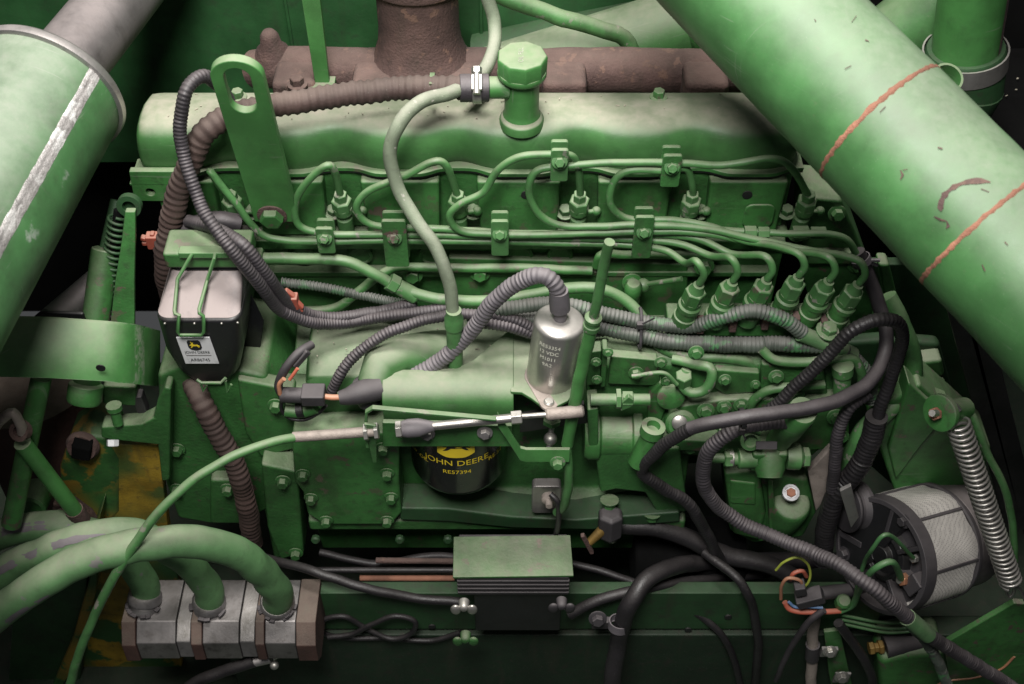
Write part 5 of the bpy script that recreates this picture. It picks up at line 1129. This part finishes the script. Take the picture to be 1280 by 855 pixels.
part('stud_tip', B().cyl(P(1170, 516, -236), P(1165, 516, -242), 4, 3.5, 12), 'zinc', ab_)
part('spacer', B().cyl(P(1176, 514, -226), P(1206, 510, -205), 12, 12, 22), 'green', ab_, 1)
part('strap', B().sweep([P(1205, 506, -206), P(1216, 520, -214), P(1236, 570, -236), P(1256, 610, -252), P(1266, 660, -262), P(1268, 700, -268)], 4.2, 10), 'green_pipe', ab_, ang=60)
b = B(); b.prism(PY([(1180, 805), (1268, 754), (1300, 756), (1300, 870), (1190, 870)], -262), V(0, 8, 0)); solo('spring_plate', b, 'green', 'flat green plate at the bottom right corner holding the spring hook', 'plate', bevel=1.5)
b = B(); b.prism(PY([(1098, 826), (1135, 819), (1180, 816), (1200, 880), (1100, 880)], -250), V(0, 60, 0)); solo('corner_casting', b, 'green', 'rounded green casting at the bottom right under the brass union', 'casting', bevel=10, seg=4)
# ---------------------------------------------------------------- lower right wires and pipes
pp = thing('grey_pipe', 'mottled grey vertical pipe with black P clip at the bottom right', 'pipe', P(1014, 880, -230))
part('pipe', B().sweep([P(1020, 760, -218), P(1016, 800, -226), P(1013, 890, -240)], 7.4, 14), 'rust_pale', pp, ang=60)
b = B(); b.cyl(P(1016, 805, -227), P(1015, 822, -230), 9.5, 9.5, 16); part('clip_rubber', b, 'plastic_dark', pp)
b = B(); b.box(P(1036, 814, -232), (22, 6, 20)); part('clip_tab', b, 'alu', pp, 1)
part('clip_bolt', B().bolt(P(1037, 813, -236), V(0, -1, .3), 6.5, 6), 'zinc', pp, .4)
b = B(); b.prism(PY([(1030, 790), (1050, 788), (1066, 860), (1070, 890), (1045, 890), (1036, 840)], -226), V(0, 6, 0)); sp_ = solo('strut_plate', b, 'green', 'narrow green plate beside the grey pipe at bottom right', 'plate', bevel=1)
b = B(); b.box(P(1052, 846, -231), (22, 4, 26)); part('nut_plate', b, 'alu', sp_, 1)
part('bolt', B().bolt(P(1052, 845, -234), V(0, -1, .3), 7, 6), 'zinc', sp_, .4)
def wr(pts, r, m, lab, nm='wire'): solo(nm, B().sweep(pts, r, 10, step=2.5), m, lab, 'wire', 'loose coloured wires left of the alternator', ang=60)
wr([P(976, 748, -232), P(977, 732, -234), P(985, 722, -236), P(998, 724, -236), P(1004, 732, -234)], 2.2, 'wire_orange', 'thin orange wire hoop left of the alternator')
wr([P(988, 724, -230), P(992, 716, -230), P(1002, 713, -228), P(1008, 720, -226)], 2.6, 'wire_red', 'short red wire hoop behind the orange one')
wr([P(981, 752, -236), P(986, 760, -240), P(1000, 764, -242), P(1030, 764, -240), P(1052, 763, -236)], 3.6, 'wire_red', 'thick red wire curving along the bottom of the loom')
wr([P(1050, 763.5, -236), P(1064, 757, -236), P(1073, 740, -240), P(1083, 722, -262), P(1096, 709, -272), P(1112, 702, -270), t1+an*6], 4.0, 'wire_green', 'thick green wire rising to the copper nut of the alternator')
wr([P(986, 752, -240), P(994, 758, -242), P(1012, 758, -244), P(1028, 759, -244)], 2, 'wire_blue', 'thin blue wire beside the thick red one')
wr([P(970, 712, -228), P(980, 702, -230), P(996, 696, -230), P(1008, 703, -232), P(1013, 716, -234), P(1010, 728, -236), P(1003, 735, -236)], 1.6, 'wire_yellow', 'thin yellow green wire arching highest in the loom')
wr([P(1068, 756, -236), P(1072, 730, -240), P(1080, 704, -242), P(1092, 684, -262), P(1106, 668, -262), ap(-.55, 54, -10)], 2.6, 'wire_green', 'thin green wire rising to the top alternator stud')
for i, (ya, yb) in enumerate(((770, 776), (776, 783), (781, 788))):
    wr([P(1052, ya-2, -230), P(1080, ya+4, -232), P(1110, yb+2, -234), P(1146, yb, -236)], 2.2, 'wire_green', ['dark green wire running right below the loom, top of three', 'dark green wire running right below the loom, middle of three', 'dark green wire running right below the loom, bottom of three'][i])
b = B(); b.box(P(1012, 746, -238), (34, 20, 16), Matrix.Rotation(-.5, 3, 'Y')); b.box(P(1000, 734, -236), (14, 16, 18), Matrix.Rotation(-.3, 3, 'Y')); solo('plug_connector', b, 'plastic_dark', 'dark grey plug connector inside the coloured wire loom', 'connector', bevel=2)
solo('breather_tube', B().sweep([P(1030, 762, -246), P(1012, 776, -250), P(994, 800, -254), P(978, 830, -258), P(970, 850, -260)], 4.6, 12, rfun=lambda t: 1-.25*t), 'conduit', 'loose black tube hanging down from the loom, cut off below', 'tube', ang=60)
solo('loom_hose', B().sweep([P(1022, 742, -220), P(1050, 738, -216), P(1072, 734, -210), P(1090, 726, -200)], 9, 14), 'plastic_dark', 'dark grey hose stub behind the coloured wires', 'hose', ang=60)
b = B(); b.lathe(P(1054, 752, -232), V(0, -.3, 1), [(10, -8), (10, 4), (7, 8)], 9); solo('knurled_knob', b, 'green', 'small knurled green cap behind the red wire', 'knob', bevel=1)
solo('loom_hose', B().sweep([P(1048, 778, -238), P(1064, 800, -242), P(1084, 830, -246), P(1096, 870, -250)], 6.5, 14), 'rubber', 'black hose dropping below the wires beside the green plate', 'hose', ang=60)
bu = thing('brass_union', 'brass hose union with dark rubber hose below the alternator', 'union', P(1100, 812, -235))
part('union', B().lathe(P(1086, 810, -236), V(1, .1, .1), [(9, 0), (9, 6), (7, 7), (7, 12), (10, 13), (10, 18), (7, 20)], 6), 'brass', bu, .6)
part('hose', B().sweep([P(1106, 808, -234), P(1130, 803, -230), P(1156, 800, -226)], 15, 18), 'plastic_dark', bu, ang=60)
conduit('wiring_conduit', [P(1138, 780, -300), P(1158, 802, -296), P(1172, 826, -292), P(1190, 870, -290)], 7, 'conduit_paint', 'thin ribbed conduit branching off the long diagonal one at bottom right', (4.2, 1), 14, 'black hoses at right')
b = B(); d = P(1156, 789, -305)-P(1136, 772, -305); p0 = P(1134, 771, -305); b.cyl(p0, p0+d*1.3, 10.4, 10.2, 16); solo('green_tape', b, 'green_hose', 'green paint patch sleeve on the long diagonal conduit', 'sleeve', ang=60)
solo('thin_wire', B().sweep([P(1146, 880, -262), P(1180, 852, -262), P(1220, 846, -262), P(1250, 836, -262), P(1268, 820, -262)], 1.8, 8), 'wire_orange', 'thin loose wire across the bottom right corner', 'wire', ang=60)

# more lines in the dark below the engine
for pts, r, lab in (([(700, 700, -150), (760, 716, -170), (830, 744, -190), (900, 790, -212), (930, 870, -240)], 5, 'thin black line slanting down in the dark right of the box'),
                    ([(400, 690, -150), (470, 704, -165), (540, 694, -150), (600, 700, -150)], 5, 'thin black line under the side cover in the dark'),
                    ([(880, 690, -170), (926, 728, -214), (946, 786, -226), (942, 880, -236)], 6, 'thin black line dropping left of the coloured wires')):
    solo('cable', B().sweep([P(a, c, d) for a, c, d in pts], r, 12), 'rubber', lab, 'cable', 'cables in the dark below the engine', ang=60)
# ---------------------------------------------------------------- loose chaff and grit lying on the top faces
random.seed(11); b = B()
for i in range(48):
    x = random.uniform(XL+25, XR-20); y = random.uniform(20, 78); z = 330.6 if y < 55 else 330-(y-52)*.30
    b.box(V(x, y, z), (random.choice((1, 1.2, 1.6, 2, 4)), random.uniform(.6, 1.2), .8), Matrix.Rotation(random.uniform(0, 6), 3, 'Z'))
for i in range(20):
    p = P(random.uniform(390, 640), 440, -80); b.box(V(p.x, random.uniform(-100, -50), 83.5), (random.choice((1.2, 2, 5)), 1.1, 1.2), Matrix.Rotation(random.uniform(0, 6), 3, 'Z'))
for i in range(0):
    p = P(random.uniform(410, 940), 745, -200); b.box(V(p.x, random.uniform(-205, -180), -257.3), (random.choice((1.5, 2.5, 6)), 1.4, 1.2), Matrix.Rotation(random.uniform(0, 6), 3, 'Z'))
solo('loose_grit', b, 'web', 'pale specks of grit and straw lying on the dusty engine top', 'grit', kind='stuff')
